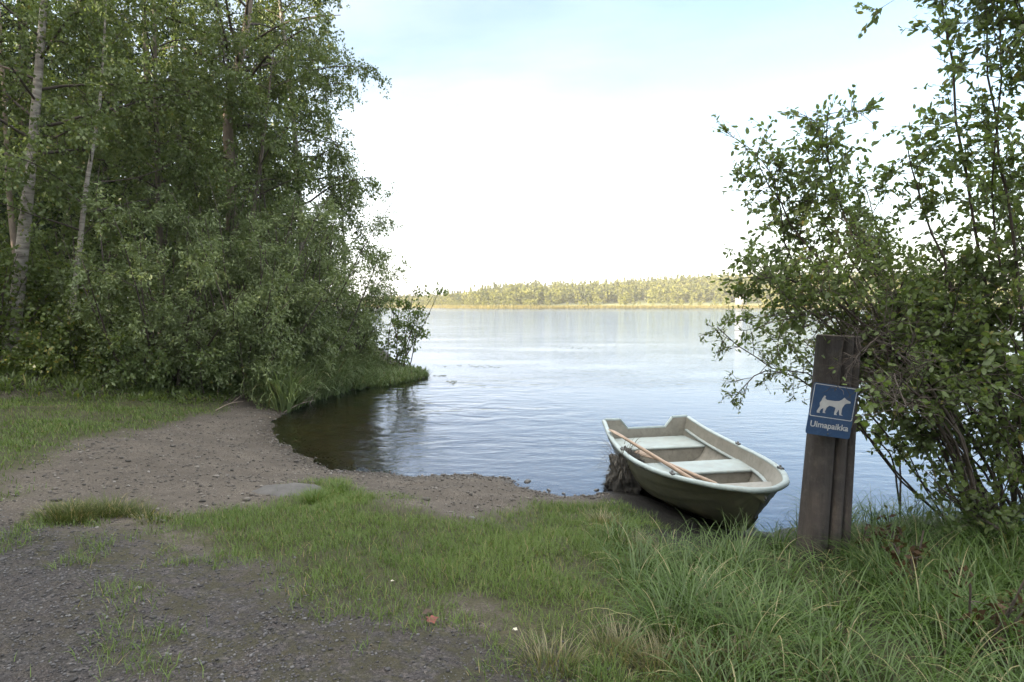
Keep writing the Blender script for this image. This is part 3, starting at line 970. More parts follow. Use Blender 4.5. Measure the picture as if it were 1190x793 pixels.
# short lawn between gravel and beach
def lawn_cloud(rng, n_per_m2, poly, maskf, pad=0.6):
    lo = poly.min(0) - pad; hi = poly.max(0) + pad
    n = int(n_per_m2 * (hi - lo).prod())
    xy = rng.uniform(lo, hi, (n, 2))
    return xy[rng.uniform(0, 1, n) < maskf(xy[:, 0], xy[:, 1])]


def lawn_mask(x, y):
    core = sstep(-0.3, 0.35, poly_sd(x, y, LAWN) + (fbm(x, y, 1.7, 31) - .5) * .9)
    core = core * (0.35 + 0.65 * sstep(0.36, 0.55, fbm(x, y, 2.3, 61)))
    sp = 0.42 * sstep(-0.3, 0.3, poly_sd(x, y, SPARSE) + (fbm(x, y, 2.1, 33) - .5) * 1.2) * sstep(0.46, 0.62, fbm(x, y, 2.6, 63))
    return np.maximum(core, sp) * (poly_sd(x, y, LAND) > 0.25) * (1 - 0.9 * sstep(-.1, .3, poly_sd(x, y, SEDGE)))


allp = np.concatenate([LAWN, SPARSE])
allp = allp[(allp[:, 1] > 1.4)]
xy = lawn_cloud(rng, 5200, allp, lawn_mask)
xy = xy[xy[:, 1] > 1.9]
nb = len(xy)
hz = 0.6 + 0.9 * fbm(xy[:, 0], xy[:, 1], 2.0, 71)
ln_ = 0.066 * hz * rng.uniform(0.5, 1.5, nb)
hue = np.clip(0.55 * fbm(xy[:, 0], xy[:, 1], 1.1, 73) + 0.45 * rng.uniform(0, 1, nb), 0, 1)
tag(link('short_grass', blade_mesh('short_grass', rng, xy, ground_z(xy[:, 0], xy[:, 1]) - 0.004, ln_, np.full(nb, 0.0042), rng.uniform(0.1, 0.9, nb), rng.uniform(0.2, 1.3, nb), M_LAWN, 2, hue=hue)),
    'short patchy grass between the gravel and the beach', 'grass', kind='stuff')


def bank_mask(x, y):
    return sstep(-0.3, 0.35, poly_sd(x, y, BANKGRASS) + (fbm(x, y, 1.3, 35) - .5) * .9) * (0.3 + 0.7 * sstep(0.38, 0.56, fbm(x, y, 1.8, 36)))


xy = lawn_cloud(rng, 1500, BANKGRASS, bank_mask)
nb = len(xy)
ln_ = 0.08 * (0.25 + 1.15 * fbm(xy[:, 0], xy[:, 1], 1.2, 81)) * rng.uniform(0.6, 1.5, nb)
tag(link('bank_grass', blade_mesh('bank_grass', rng, xy, ground_z(xy[:, 0], xy[:, 1]) - 0.005, ln_, np.full(nb, 0.008), rng.uniform(0.1, 0.8, nb), rng.uniform(0.2, 1.2, nb), M_LAWN, 2)),
    'mown green grass on the bank below the birches', 'grass', kind='stuff')


# tufts
def tuft_arrays(rng, centres, nb, rad, length, width, leanmax=0.5, bend=(0.6, 2.0)):
    XY, LN, AZ, LE, BE = [], [], [], [], []
    for (cx, cy), k, r, l in zip(centres, nb, rad, length):
        q = np.sqrt(rng.uniform(0, 1, k)); a = rng.uniform(0, 6.283, k)
        XY.append(np.stack([cx + q * r * np.cos(a), cy + q * r * np.sin(a)], 1))
        AZ.append(a + rng.normal(size=k) * 0.5)
        LN.append(l * rng.uniform(0.5, 1.15, k))
        LE.append(0.05 + q * leanmax * rng.uniform(0.3, 1.0, k))
        BE.append(rng.uniform(*bend, k))
    return np.concatenate(XY), np.concatenate(LN), np.concatenate(AZ), np.concatenate(LE), np.concatenate(BE)


def tuft_obj(name, rng, centres, nb, rad, length, width, mat, nseg=5, **kw):
    XY, LN, AZ, LE, BE = tuft_arrays(rng, centres, nb, rad, length, width, **kw)
    hue = np.clip(0.5 * fbm(XY[:, 0], XY[:, 1], 2.5, 91) + 0.5 * rng.uniform(0, 1, len(XY)), 0, 1)
    return link(name, blade_mesh(name, rng, XY, ground_z(XY[:, 0], XY[:, 1]) - 0.01, LN, width * rng.uniform(0.6, 1.25, len(XY)), LE, BE, mat, nseg, AZ, hue=hue))


c = sample_poly(rng, SEDGE, 1500)
c = c[(poly_sd(c[:, 0], c[:, 1], SEDGE) > -0.15) & (c[:, 1] > 1.8) & (poly_sd(c[:, 0], c[:, 1], LAND) > 0.1)]
keep = rng.uniform(0, 1, len(c)) < 0.62 * np.where(poly_sd(c[:, 0], c[:, 1], MUD) > -0.12, 0.10, 1.0)
c = c[keep]
hgt = 0.34 + 0.5 * fbm(c[:, 0], c[:, 1], 0.9, 93)
hgt *= 0.75 + 0.35 * sstep(1.8, 3.5, c[:, 0])
tag(tuft_obj('tall_sedge', rng, c, [38] * len(c), [0.08 + 0.10 * rng.uniform() for _ in c], hgt, 0.0078, M_SEDGE, 7, leanmax=0.8, bend=(0.9, 3.0)),
    'tall arching sedge growing around the post and the boat bow', 'grass', kind='stuff')
# yellowish drier tufts at the near edge
c2 = np.array([on_ground(*q)[:2] for q in ((800, 770), (845, 785), (770, 780), (720, 760), (640, 775), (700, 610), (740, 640), (765, 660), (830, 735), (880, 780), (930, 790))])
tag(tuft_obj('low_sedge', rng, c2, [150] * len(c2), [0.14] * len(c2), [0.2] * len(c2), 0.005, M_DRY, 4, leanmax=0.8, bend=(0.3, 1.6)),
    'yellow green low sedge along the lawn edge', 'grass', kind='stuff')

# withered weeds standing in the sedge
M_WITHER = leaf_mat('withered_leaf', (0.035, 0.022, 0.014), (0.08, 0.050, 0.028), (0.06, 0.07, 0.02), 0.8, transl=0.25, gloss=0.01)
for i_, (px_, py_, h_, lab_) in enumerate(((1065, 700, 0.5, 'reddish brown withered weed in the sedge below the low tangle of stems'), (1130, 760, 0.55, 'brown withered weed closest to the frame corner in the sedge'),
                                           (1010, 660, 0.42, 'small brown withered weed in the sedge beside the post foot'))):
    q_ = on_ground(px_, py_)
    shrub(700 + i_, q_, 5, h_, 0.35, lab_, 'withered_weed', 'plant', M_WITHER, 'withered weeds in the sedge', nsub=5, sublen=0.16, ntwig=2, twiglen=0.1, nleaf=4, ln=0.055, wd=0.025, spread=0.01, stemr=0.005, t0=0.3, lean=(0.1, 0))
# separate tufts standing on the beach edge
for px_, nbl, rr, ll, m_, lab in (([(70, 601), (90, 597), (112, 600), (128, 596), (84, 604)], 330, 0.2, 0.24, M_TUFT, 'wide shaggy grass tuft between the gravel and the beach'),
                                 ([(150, 597), (163, 600), (180, 604)], 200, 0.16, 0.17, M_TUFT, 'small shaggy grass tuft beside the wide one on the beach edge'),
                                 ([(378, 577), (392, 570), (404, 575), (418, 582), (366, 584)], 300, 0.17, 0.17, M_LAWN, 'bright green grass tuft beside the flat grey rock')):
    cc = [on_ground(*q)[:2] for q in px_]
    tag(tuft_obj('grass_tuft', rng, cc, [int(nbl * rng.uniform(0.6, 1.2)) for _ in cc], [rr * rng.uniform(0.7, 1.3) for _ in cc], [ll * rng.uniform(0.55, 1.15) for _ in cc], 0.006, m_, 4, leanmax=0.9, bend=(0.3, 1.9)), lab, 'grass tuft', 'grass tufts on the beach edge')

# reeds and grass of the spit
REEDS = np.concatenate([gpoly([(335, 478), (372, 464), (420, 453), (455, 448), (488, 441)]), np.array([tip + np.array([-0.1, 1.3]), (-5.2, 20.5), (-6.5, 17), (-7, 14.5)])])
c = sample_poly(rng, REEDS, 5000, 0.2)
c = c[(poly_sd(c[:, 0], c[:, 1], REEDS) > -0.1) & (poly_sd(c[:, 0], c[:, 1], LAND) > 0.0)][:900]
tall = sstep(-3.9, -5.2, c[:, 0])
tag(tuft_obj('reeds', rng, c, [20] * len(c), [0.2] * len(c), 0.30 + 0.95 * tall * (0.6 + 0.6 * rng.uniform(0, 1, len(c))), 0.034, M_REED, 6, leanmax=0.5, bend=(0.3, 2.4)),
    'grey green reeds and grass along the bank of the spit', 'reeds', kind='stuff')
# undergrowth at the wood edge
c = np.stack([rng.uniform(-20, -6.3, 3200), rng.uniform(9.5, 16, 3200)], 1)
c = c[(poly_sd(c[:, 0], c[:, 1], BANK) > 0.1) & (poly_sd(c[:, 0], c[:, 1], BANKGRASS) < 0.25) & (poly_sd(c[:, 0], c[:, 1], LAND) > 0.3)]
tag(tuft_obj('undergrowth', rng, c, [16] * len(c), [0.25] * len(c), 0.10 + 0.24 * rng.uniform(0, 1, len(c)) ** 2, 0.034, M_ALDER, 3, leanmax=1.2, bend=(0.3, 1.9)),
    'leafy undergrowth at the foot of the wood', 'undergrowth', kind='stuff')

# ------------------------------------------------------------------ stones
ICO = None


def ico():
    import bmesh
    bm = bmesh.new(); bmesh.ops.create_icosphere(bm, subdivisions=1, radius=1)
    v = np.array([x.co[:] for x in bm.verts]); f = np.array([[q.index for q in p.verts] for p in bm.faces])
    bm.free()
    return v, f


IV, IF = ico()


def pebbles(name, rng, xy, size, mat, label, sink=0.25):
    n = len(xy)
    sc = size[:, None] * rng.uniform(0.6, 1.3, (n, 3)) * np.array([1, 1, 0.62])
    v = IV[None] * (1 + 0.16 * rng.normal(size=(n, len(IV), 1))) * sc[:, None, :]
    a = rng.uniform(0, 6.28, n); c, s = np.cos(a)[:, None], np.sin(a)[:, None]
    vx = v[..., 0] * c - v[..., 1] * s; vy = v[..., 0] * s + v[..., 1] * c
    z = ground_z(xy[:, 0], xy[:, 1])
    V = np.stack([vx + xy[:, :1], vy + xy[:, 1:], v[..., 2] + (z + size * sink)[:, None]], -1)
    f = (IF[None] + (np.arange(n) * len(IV))[:, None, None]).reshape(-1, 3)
    rn = np.repeat(np.stack([rng.uniform(0, 1, n), rng.uniform(0, 1, n)], 1), len(IV), axis=0)
    return tag(link(name, mesh_np(name, V.reshape(-1, 3), f, mat, rn)), label, 'stones', kind='stuff')


def stone_mat(name, stops):
    m, nt, out = new_mat(name)
    r = attr(nt)
    b = N(nt, 'ShaderNodeBsdfPrincipled')
    cc = ramp(nt, r[0], stops)
    cc = mixc(nt, 0.5, cc, ramp(nt, noise(nt, 90, 3), [(0.3, (0.6, 0.6, 0.6)), (0.7, (1.3, 1.3, 1.3))]), 'MULTIPLY')
    L(nt, cc, b.inputs['Base Color']); b.inputs['Roughness'].default_value = 0.8
    L(nt, b.outputs[0], out.inputs['Surface'])
    return m


M_PEB = stone_mat('gravel_stone', [(0, (0.016, 0.015, 0.016)), (0.45, (0.040, 0.038, 0.040)), (0.85, (0.078, 0.075, 0.078)), (1, (0.12, 0.117, 0.117))])
M_BPEB = stone_mat('beach_stone', [(0, (0.03, 0.026, 0.022)), (0.6, (0.08, 0.07, 0.06)), (0.92, (0.13, 0.115, 0.10)), (1, (0.18, 0.165, 0.15))])

xy = np.stack([rng.uniform(-7.5, 2.2, 90000), rng.uniform(1.9, 7.0, 90000)], 1)
gm = sstep(-0.4, 0.4, poly_sd(xy[:, 0], xy[:, 1], GRAVEL) + (fbm(xy[:, 0], xy[:, 1], 1.4, 37) - .5) * 1.0)
gm = gm * (0.35 + 0.65 * sstep(0.35, 0.6, fbm(xy[:, 0], xy[:, 1], 1.6, 39)))
gm = gm * sstep(8.5, 3.5, xy[:, 1]) * (np.abs(xy[:, 0]) < 0.9 * xy[:, 1] + 0.6)
xy = xy[rng.uniform(0, 1, len(xy)) < gm]
pebbles('gravel', rng, xy, 0.004 + 0.0065 * rng.uniform(0, 1, len(xy)) ** 2.6 + 0.008 * (rng.uniform(0, 1, len(xy)) > 0.992), M_PEB, 'loose grey gravel of the path')
xy = np.stack([rng.uniform(-9, 1.2, 60000), rng.uniform(4.8, 13, 60000)], 1)
sd_ = poly_sd(xy[:, 0], xy[:, 1], LAND)
bm_ = (sd_ > -0.5) * (0.30 + 0.70 * np.exp(-((sd_ - 0.12) / 0.18) ** 2)) * (poly_sd(xy[:, 0], xy[:, 1], LAWN) < -0.1) * (poly_sd(xy[:, 0], xy[:, 1], BANKGRASS) < 0)
xy = xy[rng.uniform(0, 1, len(xy)) < bm_]
pebbles('beach_gravel', rng, xy, 0.006 + 0.016 * rng.uniform(0, 1, len(xy)) ** 3 + 0.02 * (rng.uniform(0, 1, len(xy)) > 0.99), M_BPEB, 'loose stones of the beach and the water line')

M_ROCK = solid_mat('grey_rock', (0.085, 0.08, 0.077), 0.9, scale=7, col2=(0.045, 0.043, 0.041), bump=0.6, bscale=30)
M_WETROCK = solid_mat('wet_rock', (0.05, 0.045, 0.04), 0.4, scale=9, col2=(0.02, 0.018, 0.016), bump=0.6, bscale=30)


def rock(name, label, c, s, mat, seed, rotz=0.0, group=None, sub=3):
    import bmesh
    r = np.random.default_rng(seed)
    bm = bmesh.new(); bmesh.ops.create_icosphere(bm, subdivisions=sub, radius=1)
    v = np.array([x.co[:] for x in bm.verts]); f = np.array([[q.index for q in p.verts] for p in bm.faces]); bm.free()
    for _ in range(7):
        d = unit(r.normal(size=3)); k = r.uniform(0.55, 0.9)
        h = v @ d
        v = v - np.clip(h - k, 0, None)[:, None] * d * 0.8
    v = v * (1 + 0.05 * np.sin(v[:, :1] * 9 + seed) * np.cos(v[:, 1:2] * 8)) * np.asarray(s)
    ca, sa = math.cos(rotz), math.sin(rotz)
    v = v @ np.array([[ca, sa, 0], [-sa, ca, 0], [0, 0, 1]])
    o = link(name, mesh_np(name, v, f, mat, np.full(len(v), .5), True))
    o.location = c
    return tag(o, label, 'rock', group)


q = on_ground(332, 572)
rock('flat_rock', 'flat grey rock lying half buried on the beach beside the bright grass tuft', (q[0], q[1], q[2] - 0.045), (0.40, 0.34, 0.13), M_ROCK, 3, 0.2)
for i, (px, py, s, lab) in enumerate([(395, 549, 0.05, 'small dark stone at the water line of the cove'), (613, 560, 0.055, 'upright dark stone on the water line near the beach end'), (638, 570, 0.035, 'small dark stone in the shallows at the beach end'),
                                      (547, 603, 0.045, 'dark stone on the beach above the lawn'), (693, 570, 0.04, 'small round stone in the water beside the muddy tussock'), (655, 574, 0.03, 'pebble sized stone in the shallows between the beach and the tussock')]):
    q = on_ground(px, py)
    rock('beach_stone', lab, (q[0], q[1], max(q[2], WATER) - s * 0.05), (s * 1.2, s * 0.85, s * 0.6), M_WETROCK, 20 + i, i, 'dark stones by the water', 2)

# muddy tussock at the boat's stern
q = on_z(716, 585, WATER + 0.02)
q = np.array([1.45, 7.75, WATER])
M_TUSS = solid_mat('peaty_mud', (0.040, 0.034, 0.026), 0.75, scale=14, stretch=(3, 3, 0.7), col2=(0.010, 0.009, 0.007), bump=1.0, bscale=50)
tus = thing('mud_tussock', 'dark muddy tussock standing in the water beside the boat', 'tussock', tuple(q))
import bmesh
bm = bmesh.new(); bmesh.ops.create_icosphere(bm, subdivisions=5, radius=1)
tv = np.array([x.co[:] for x in bm.verts]); tf = np.array([[q_.index for q_ in p.verts] for p in bm.faces]); bm.free()
lum = 1 + 0.9 * (fbm(tv[:, 0] * 2 + tv[:, 2], tv[:, 1] * 2 - tv[:, 2], 1.3, 7) - .5) + 0.5 * (fbm(tv[:, 0] * 6 + 3, tv[:, 1] * 6 + tv[:, 2] * 2, 1.5, 9) - .5)
tv = tv * lum[:, None] * np.array([0.24, 0.34, 0.34])
tv[:, 0] += 0.10 * tv[:, 1] + 0.05
tv[:, 2] += 0.10 - 0.25 * np.clip(-tv[:, 1], 0, 1)
link('mud_core', mesh_np('mud_core', tv, tf, M_TUSS, np.full(len(tv), .5)), tus)
M_ROOT = leaf_mat('dead_strand', (0.03, 0.024, 0.016), (0.10, 0.085, 0.055), transl=0.1, gloss=0.04)
kk = 150
a = rng.uniform(0, 6.28, kk); rr = 0.20 + 0.06 * rng.uniform(0, 1, kk)
xy = np.stack([rr * np.cos(a) * 0.9, rr * np.sin(a) * 1.1], 1)
me = blade_mesh('dead_strands', rng, xy, 0.15 + 0.35 * rng.uniform(0, 1, kk), 0.3 * rng.uniform(0.5, 1.2, kk), np.full(kk, 0.008), rng.uniform(0.3, 1.6, kk), rng.uniform(0.8, 2.4, kk), M_ROOT, 5, a)
link('dead_strands', me, tus)

# ------------------------------------------------------------------ rowing boat
def catmull(ts, xs, t):
    ts = np.asarray(ts); xs = np.asarray(xs, dtype=float)
    m = np.gradient(xs, ts)
    i = np.clip(np.searchsorted(ts, t, side='right') - 1, 0, len(ts) - 2)
    h = ts[i + 1] - ts[i]; u = (t - ts[i]) / h
    return (xs[i] * (2 * u ** 3 - 3 * u ** 2 + 1) + m[i] * h * (u ** 3 - 2 * u ** 2 + u) + xs[i + 1] * (-2 * u ** 3 + 3 * u ** 2) + m[i + 1] * h * (u ** 3 - u ** 2))


BL = 3.88
TB = [0, 0.2, 0.42, 0.62, 0.78, 0.89, 0.96, 1.0]
BB = [0.67, 0.74, 0.775, 0.735, 0.615, 0.46, 0.315, 0.17]
TS = [0, 0.15, 0.4, 0.7, 1.0]
SS = [0.64, 0.575, 0.545, 0.59, 0.685]
TK = [0, 0.6, 0.8, 0.9, 0.96, 1.0]
KK = [0.03, 0.0, 0.05, 0.17, 0.34, 0.55]


def hull_pt(t, s, inset=0.0):
    """t 0 stern .. 1 bow, s 0 keel .. 1 gunwale (starboard side, y > 0)"""
    B = float(catmull(TB, BB, t)); zs = float(catmull(TS, SS, t)); zk = float(catmull(TK, KK, t))
    sv = [0, 0.18, 0.36, 0.52, 0.66, 0.78, 0.9, 1.0]
    yf = np.interp(s, sv, [0, 0.36, 0.62, 0.775, 0.865, 0.925, 0.968, 1.0])
    zf = np.interp(s, sv, [0, 0.06, 0.15, 0.27, 0.44, 0.62, 0.82, 1.0])
    yb = np.interp(s, sv, [0, 0.16, 0.33, 0.49, 0.63, 0.76, 0.89, 1.0])
    zb = np.interp(s, sv, [0, 0.15, 0.33, 0.50, 0.65, 0.78, 0.90, 1.0])
    k = float(sstep(0.55, 1.0, t))
    y = B * (yf * (1 - k) + yb * k); z = zk + (zs - zk) * (zf * (1 - k) + zb * k)
    if inset:
        y = max(0.0, y - inset * (0.4 + 0.6 * s)); z = z + inset * (1 - s) * 1.3
    return y, z


def hull_grid(inset, smin=0.0, smax=1.0, strakes=False, t1=1.0, tilt=True):
    g = []
    tsn = np.concatenate([np.linspace(0, 0.8, 22), np.linspace(0.8, t1, 16)[1:]])
    svals = np.linspace(smin, smax, 33)
    for t in tsn:
        row = []
        for sgn in (-1, 1):
            pts = []
            for s in svals:
                y, z = hull_pt(t, s, inset)
                if strakes and s > 0.25:
                    fr = ((s - 0.25) / 0.1875) % 1.0
                    y += 0.009 * (1 - fr) - 0.004
                    if s > 0.99:
                        y -= 0.004
                x = t * BL - (0.05 * (1 - s) if t < 1e-6 and False else 0)
                pts.append((x, sgn * y, z))
            if sgn < 0:
                pts = pts[::-1]
            else:
                pts = pts[1:] if smin == 0 else pts
            row += pts
        g.append(row)
    return np.array(g)


M_HULL = solid_mat('hull_green', (0.115, 0.118, 0.075), 0.45, scale=5, col2=(0.075, 0.078, 0.050), bump=0.1, bscale=40, dirt=(0.075, 0.068, 0.05))
M_RIM = solid_mat('rim_pale', (0.31, 0.365, 0.36), 0.5, scale=8, col2=(0.22, 0.26, 0.255), dirt=(0.22, 0.22, 0.18))
M_LINER = solid_mat('liner_beige', (0.25, 0.235, 0.20), 0.55, scale=6, col2=(0.18, 0.17, 0.145), dirt=(0.13, 0.12, 0.09))
M_SEAT = solid_mat('seat_pale', (0.27, 0.32, 0.315), 0.5, scale=6, col2=(0.21, 0.235, 0.225), dirt=(0.24, 0.23, 0.19))
M_OAR = solid_mat('oar_wood', (0.33, 0.235, 0.165), 0.6, scale=10, stretch=(0.6, 6, 6), col2=(0.20, 0.145, 0.105), bump=0.15)
M_IRON = solid_mat('dull_metal', (0.10, 0.10, 0.10), 0.45, scale=30, metallic=0.6)

def stain_hull():
    # algae and mud stain along the bottom and faint scuffs along the strakes
    nt_ = M_HULL.node_tree
    b = [n for n in nt_.nodes if n.type == 'BSDF_PRINCIPLED'][0]
    src = b.inputs['Base Color'].links[0].from_socket
    tc_ = N(nt_, 'ShaderNodeTexCoord'); sp_ = N(nt_, 'ShaderNodeSeparateXYZ'); L(nt_, tc_.outputs['Object'], sp_.inputs[0])
    e = math_(nt_, 'ADD', sp_.outputs[2], math_(nt_, 'MULTIPLY', noise(nt_, 4, 5, 0.7), 0.22))
    band = ramp(nt_, e, [(0.20, (0.85, 0.85, 0.85)), (0.34, (0, 0, 0))])
    c = mixc(nt_, band, src, (0.040, 0.040, 0.018))
    scuff = ramp(nt_, noise(nt_, 3, 6, 0.75, stretch=(0.6, 0.6, 14)), [(0.60, (0, 0, 0)), (0.70, (0.45, 0.45, 0.45))])
    c = mixc(nt_, scuff, c, (0.19, 0.19, 0.15))
    L(nt_, c, b.inputs['Base Color'])


stain_hull()
boat = thing('rowing_boat', 'olive green fibreglass rowing boat with pale rim pulled ashore, oars inside', 'boat')
mb = MB(); mb.grid(hull_grid(0.0, strakes=True))
# bow closing strip
endg = hull_grid(0.0, strakes=True)[-1]
cen = endg[len(endg) // 2]
n_ = len(endg)
nose = np.array([[BL + 0.05 * (1 - abs(2 * i / (n_ - 1) - 1) ** 2), p[1] * 0.55, p[2]] for i, p in enumerate(endg)])
nose2 = np.array([[BL + 0.075, 0, p[2]] for p in endg])
mb.grid(np.stack([endg, nose, nose2]))
hull = mb.build('hull', M_HULL, boat, True)
# transom with raised corners and motor notch
B0, Z0 = hull_pt(0, 1.0)
edge = [hull_pt(0, s) for s in np.linspace(0, 1, 20)]
half_top = [(B0, Z0), (0.42, Z0 - 0.005), (0.30, Z0 - 0.15), (0, Z0 - 0.15)]


def fan(mbx, prof, x0, x1):
    """extruded symmetric polygon given as half profile bottom (0,z) -> side -> top (0,z)"""
    yy = np.array([p[0] for p in prof]); zz = np.array([p[1] for p in prof])
    ytop = np.linspace(-1, 1, 41)
    front, back = [], []
    full = [(p[0], p[1]) for p in prof] + [(-p[0], p[1]) for p in prof[::-1]]
    n = len(full)
    va = np.array([(x0, y, z) for y, z in full] + [(x1, y, z) for y, z in full])
    f = [[i, (i + 1) % n, n + (i + 1) % n, n + i] for i in range(n)]
    mbx.add(va, f)
    me_cols = []
    return va, n


def solid_profile(name, prof, x0, x1, mat, parent):
    import bmesh
    bm = bmesh.new()
    full = [p for p in prof] + [(-p[0], p[1]) for p in prof[::-1] if abs(p[0]) > 1e-6]
    a = [bm.verts.new((x0, y, z)) for y, z in full]
    f = bm.faces.new(a)
    r = bmesh.ops.extrude_face_region(bm, geom=[f])
    for vtx in [e for e in r['geom'] if isinstance(e, bmesh.types.BMVert)]:
        vtx.co.x = x1
    bmesh.ops.recalc_face_normals(bm, faces=bm.faces[:])
    bmesh.ops.triangulate(bm, faces=[q for q in bm.faces if len(q.verts) > 4])
    me = bpy.data.meshes.new(name); bm.to_mesh(me); bm.free()
    me.materials.append(mat)
    return link(name, me, parent)


tr = solid_profile('transom', edge + half_top[1:], -0.02, 0.035, M_LINER, boat)
m_ = solid_profile('transom_skin', [(y * 1.0, z) for y, z in edge] + half_top[1:], -0.028, -0.0225, M_HULL, boat)
m_.parent = tr
# inner liner
mb = MB(); g = hull_grid(0.035, t1=0.97); g[0, :, 0] = 0.037; mb.grid(g)
mb.build('liner', M_LINER, boat, True)
# rim following the sheer round the bow, and over the transom
def sheer(sgn, ts, inset=0.0, dz=0.0):
    out = []
    for t in ts:
        y, z = hull_pt(t, 1.0)
        out.append((t * BL, sgn * (y - inset), z + dz))
    return out


tsn = np.concatenate([np.linspace(0, 0.85, 26), np.linspace(0.85, 1, 12)[1:]])
loop = sheer(-1, tsn) + [(BL + 0.05, -0.095, 0.687), (BL + 0.07, 0, 0.69), (BL + 0.05, 0.095, 0.687)] + sheer(1, tsn[::-1])
loop = np.array(loop)
tt = np.gradient(loop, axis=0); tt[:, 2] = 0; tt = unit(tt)
nn = np.stack([tt[:, 1], -tt[:, 0], np.zeros(len(tt))], 1)
prof = [(0.026, -0.038), (0.029, -0.01), (0.022, 0.010), (0.0, 0.015), (-0.034, 0.013), (-0.044, 0.003), (-0.044, -0.02), (-0.015, -0.026)]
rim = np.array([[p + nn[i] * a * 0.85 + np.array([0, 0, b * 0.8]) for a, b in prof] for i, p in enumerate(loop)])
mb = MB(); mb.grid(rim, closed=True)
mb.build('gunwale', M_RIM, boat, True)
tp = np.array([(0.008, y, z) for y, z in [(-B0 + .02, Z0 + .006), (-0.42, Z0), (-0.30, Z0 - 0.15), (0.30, Z0 - 0.15), (0.42, Z0), (B0 - .02, Z0 + .006)]])
mb = MB()
for a, b in zip(tp[:-1], tp[1:]):
    mb.tube(np.array([a, b]), 0.026, 8, caps=True)
mb.build('transom_rim', M_RIM, boat, True)


def inner_y(t, z, inset=0.037):
    ss = np.linspace(0, 1, 60)
    pts = np.array([hull_pt(t, s, inset) for s in ss])
    return float(np.interp(z, pts[:, 1], pts[:, 0]))


def bench(name, t0, t1, z, zlow, mat_top, mat_side, open_front=False):
    """moulded seat box fitted to the hull sides"""
    mbx = MB()
    ts_ = np.linspace(t0, t1, 6)
    top = [[(t * BL, sg * inner_y(t, z), z + (0.0 if abs(sg) < 1 else -0.0)) for sg in (-1, -.5, 0, .5, 1)] for t in ts_]
    mbx.grid(np.array(top))
    lip = 0.03
    o = None
    for te, sg in ((t0, -1), (t1, 1)):
        y = inner_y(te, z)
        mbx.grid(np.array([[(te * BL, k * y, z) for k in (-1, 0, 1)], [(te * BL + sg * 0.014, k * y, z - 0.01) for k in (-1, 0, 1)], [(te * BL + sg * 0.014, k * inner_y(te, z - lip), z - lip) for k in (-1, 0, 1)], [(te * BL, k * inner_y(te, z - lip), z - lip) for k in (-1, 0, 1)]]))
    seat = mbx.build(name, mat_top, boat)
    for te in (t0, t1):
        mb2 = MB()
        zz = np.linspace(z - lip, zlow, 6)
        mb2.grid(np.array([[(te * BL, k * inner_y(te, q), q) for k in (-1, -.5, 0, .5, 1)] for q in zz]))
        mb2.build('seat_panel', mat_side, seat)
    return seat


bench('stern_seat', 0.02, 0.2, 0.36, 0.10, M_SEAT, M_LINER)
bench('middle_seat', 0.455, 0.585, 0.40, 0.10, M_SEAT, M_LINER)
bench('bow_seat', 0.80, 0.945, 0.50, 0.30, M_LINER, M_LINER)
# inner ledges along the sides
for sg in (-1, 1):
    ts_ = np.linspace(0.03, 0.9, 30)
    gg = []
    for t in ts_:
        z = float(catmull(TS, SS, t)) - 0.17
        yo = inner_y(t, z)
        gg.append([(t * BL, sg * (yo + 0.005), z + 0.012), (t * BL, sg * (yo - 0.03), z + 0.010), (t * BL, sg * (yo - 0.034), z - 0.012), (t * BL, sg * (yo + 0.002), z - 0.03)])
    mb = MB(); mb.grid(np.array(gg)); mb.build('side_ledge', M_SEAT, boat, True)
# rowlocks and bow eye
for t in (0.42, 0.80):
    for sg in (-1, 1):
        y, z = hull_pt(t, 1.0)
        mb = MB()
        c = np.array([t * BL, sg * (y - 0.01), z + 0.02])
        mb.box(c, (0.09, 0.035, 0.02))
        mb.tube(np.array([c, c + (0, 0, 0.03)]), 0.012, 8, caps=True)
        mb.build('rowlock', M_IRON, boat)
mb = MB(); th = np.linspace(0, 2 * math.pi, 17)
mb.tube(np.stack([BL + 0.085 + 0.022 * np.cos(th), np.zeros(17), 0.61 + 0.022 * np.sin(th)], 1), 0.005, 6)
mb.build('mooring_ring', M_IRON, boat)
mb = MB(); mb.grid(np.array([[(t * BL, sg * 0.025, float(catmull(TK, KK, t)) - d) for sg, d in ((-1, -0.004), (-1, 0.03), (1, 0.03), (1, -0.004))] for t in np.linspace(0.02, 0.97, 24)]))
mb.build('keel', M_HULL, boat)

# place: stern centre keel -> bow keel
S0 = np.array([2.12, 9.35]); B0_ = np.array([2.33, 5.40])
d2 = unit(B0_ - S0)
yaw = math.atan2(d2[1], d2[0])
zst = WATER - 0.06
zbow = gz(*(S0 + d2 * BL * 0.85)) - 0.05
pitch = math.atan2(zbow - zst, BL * 0.8)
BOATM = Matrix.Translation((S0[0], S0[1], zst)) @ Matrix.Rotation(yaw, 4, 'Z') @ Matrix.Rotation(-pitch, 4, 'Y') @ Matrix.Rotation(R(2.0), 4, 'X')
boat.matrix_world = BOATM
print('boat zbow', zbow, 'pitch', math.degrees(pitch))


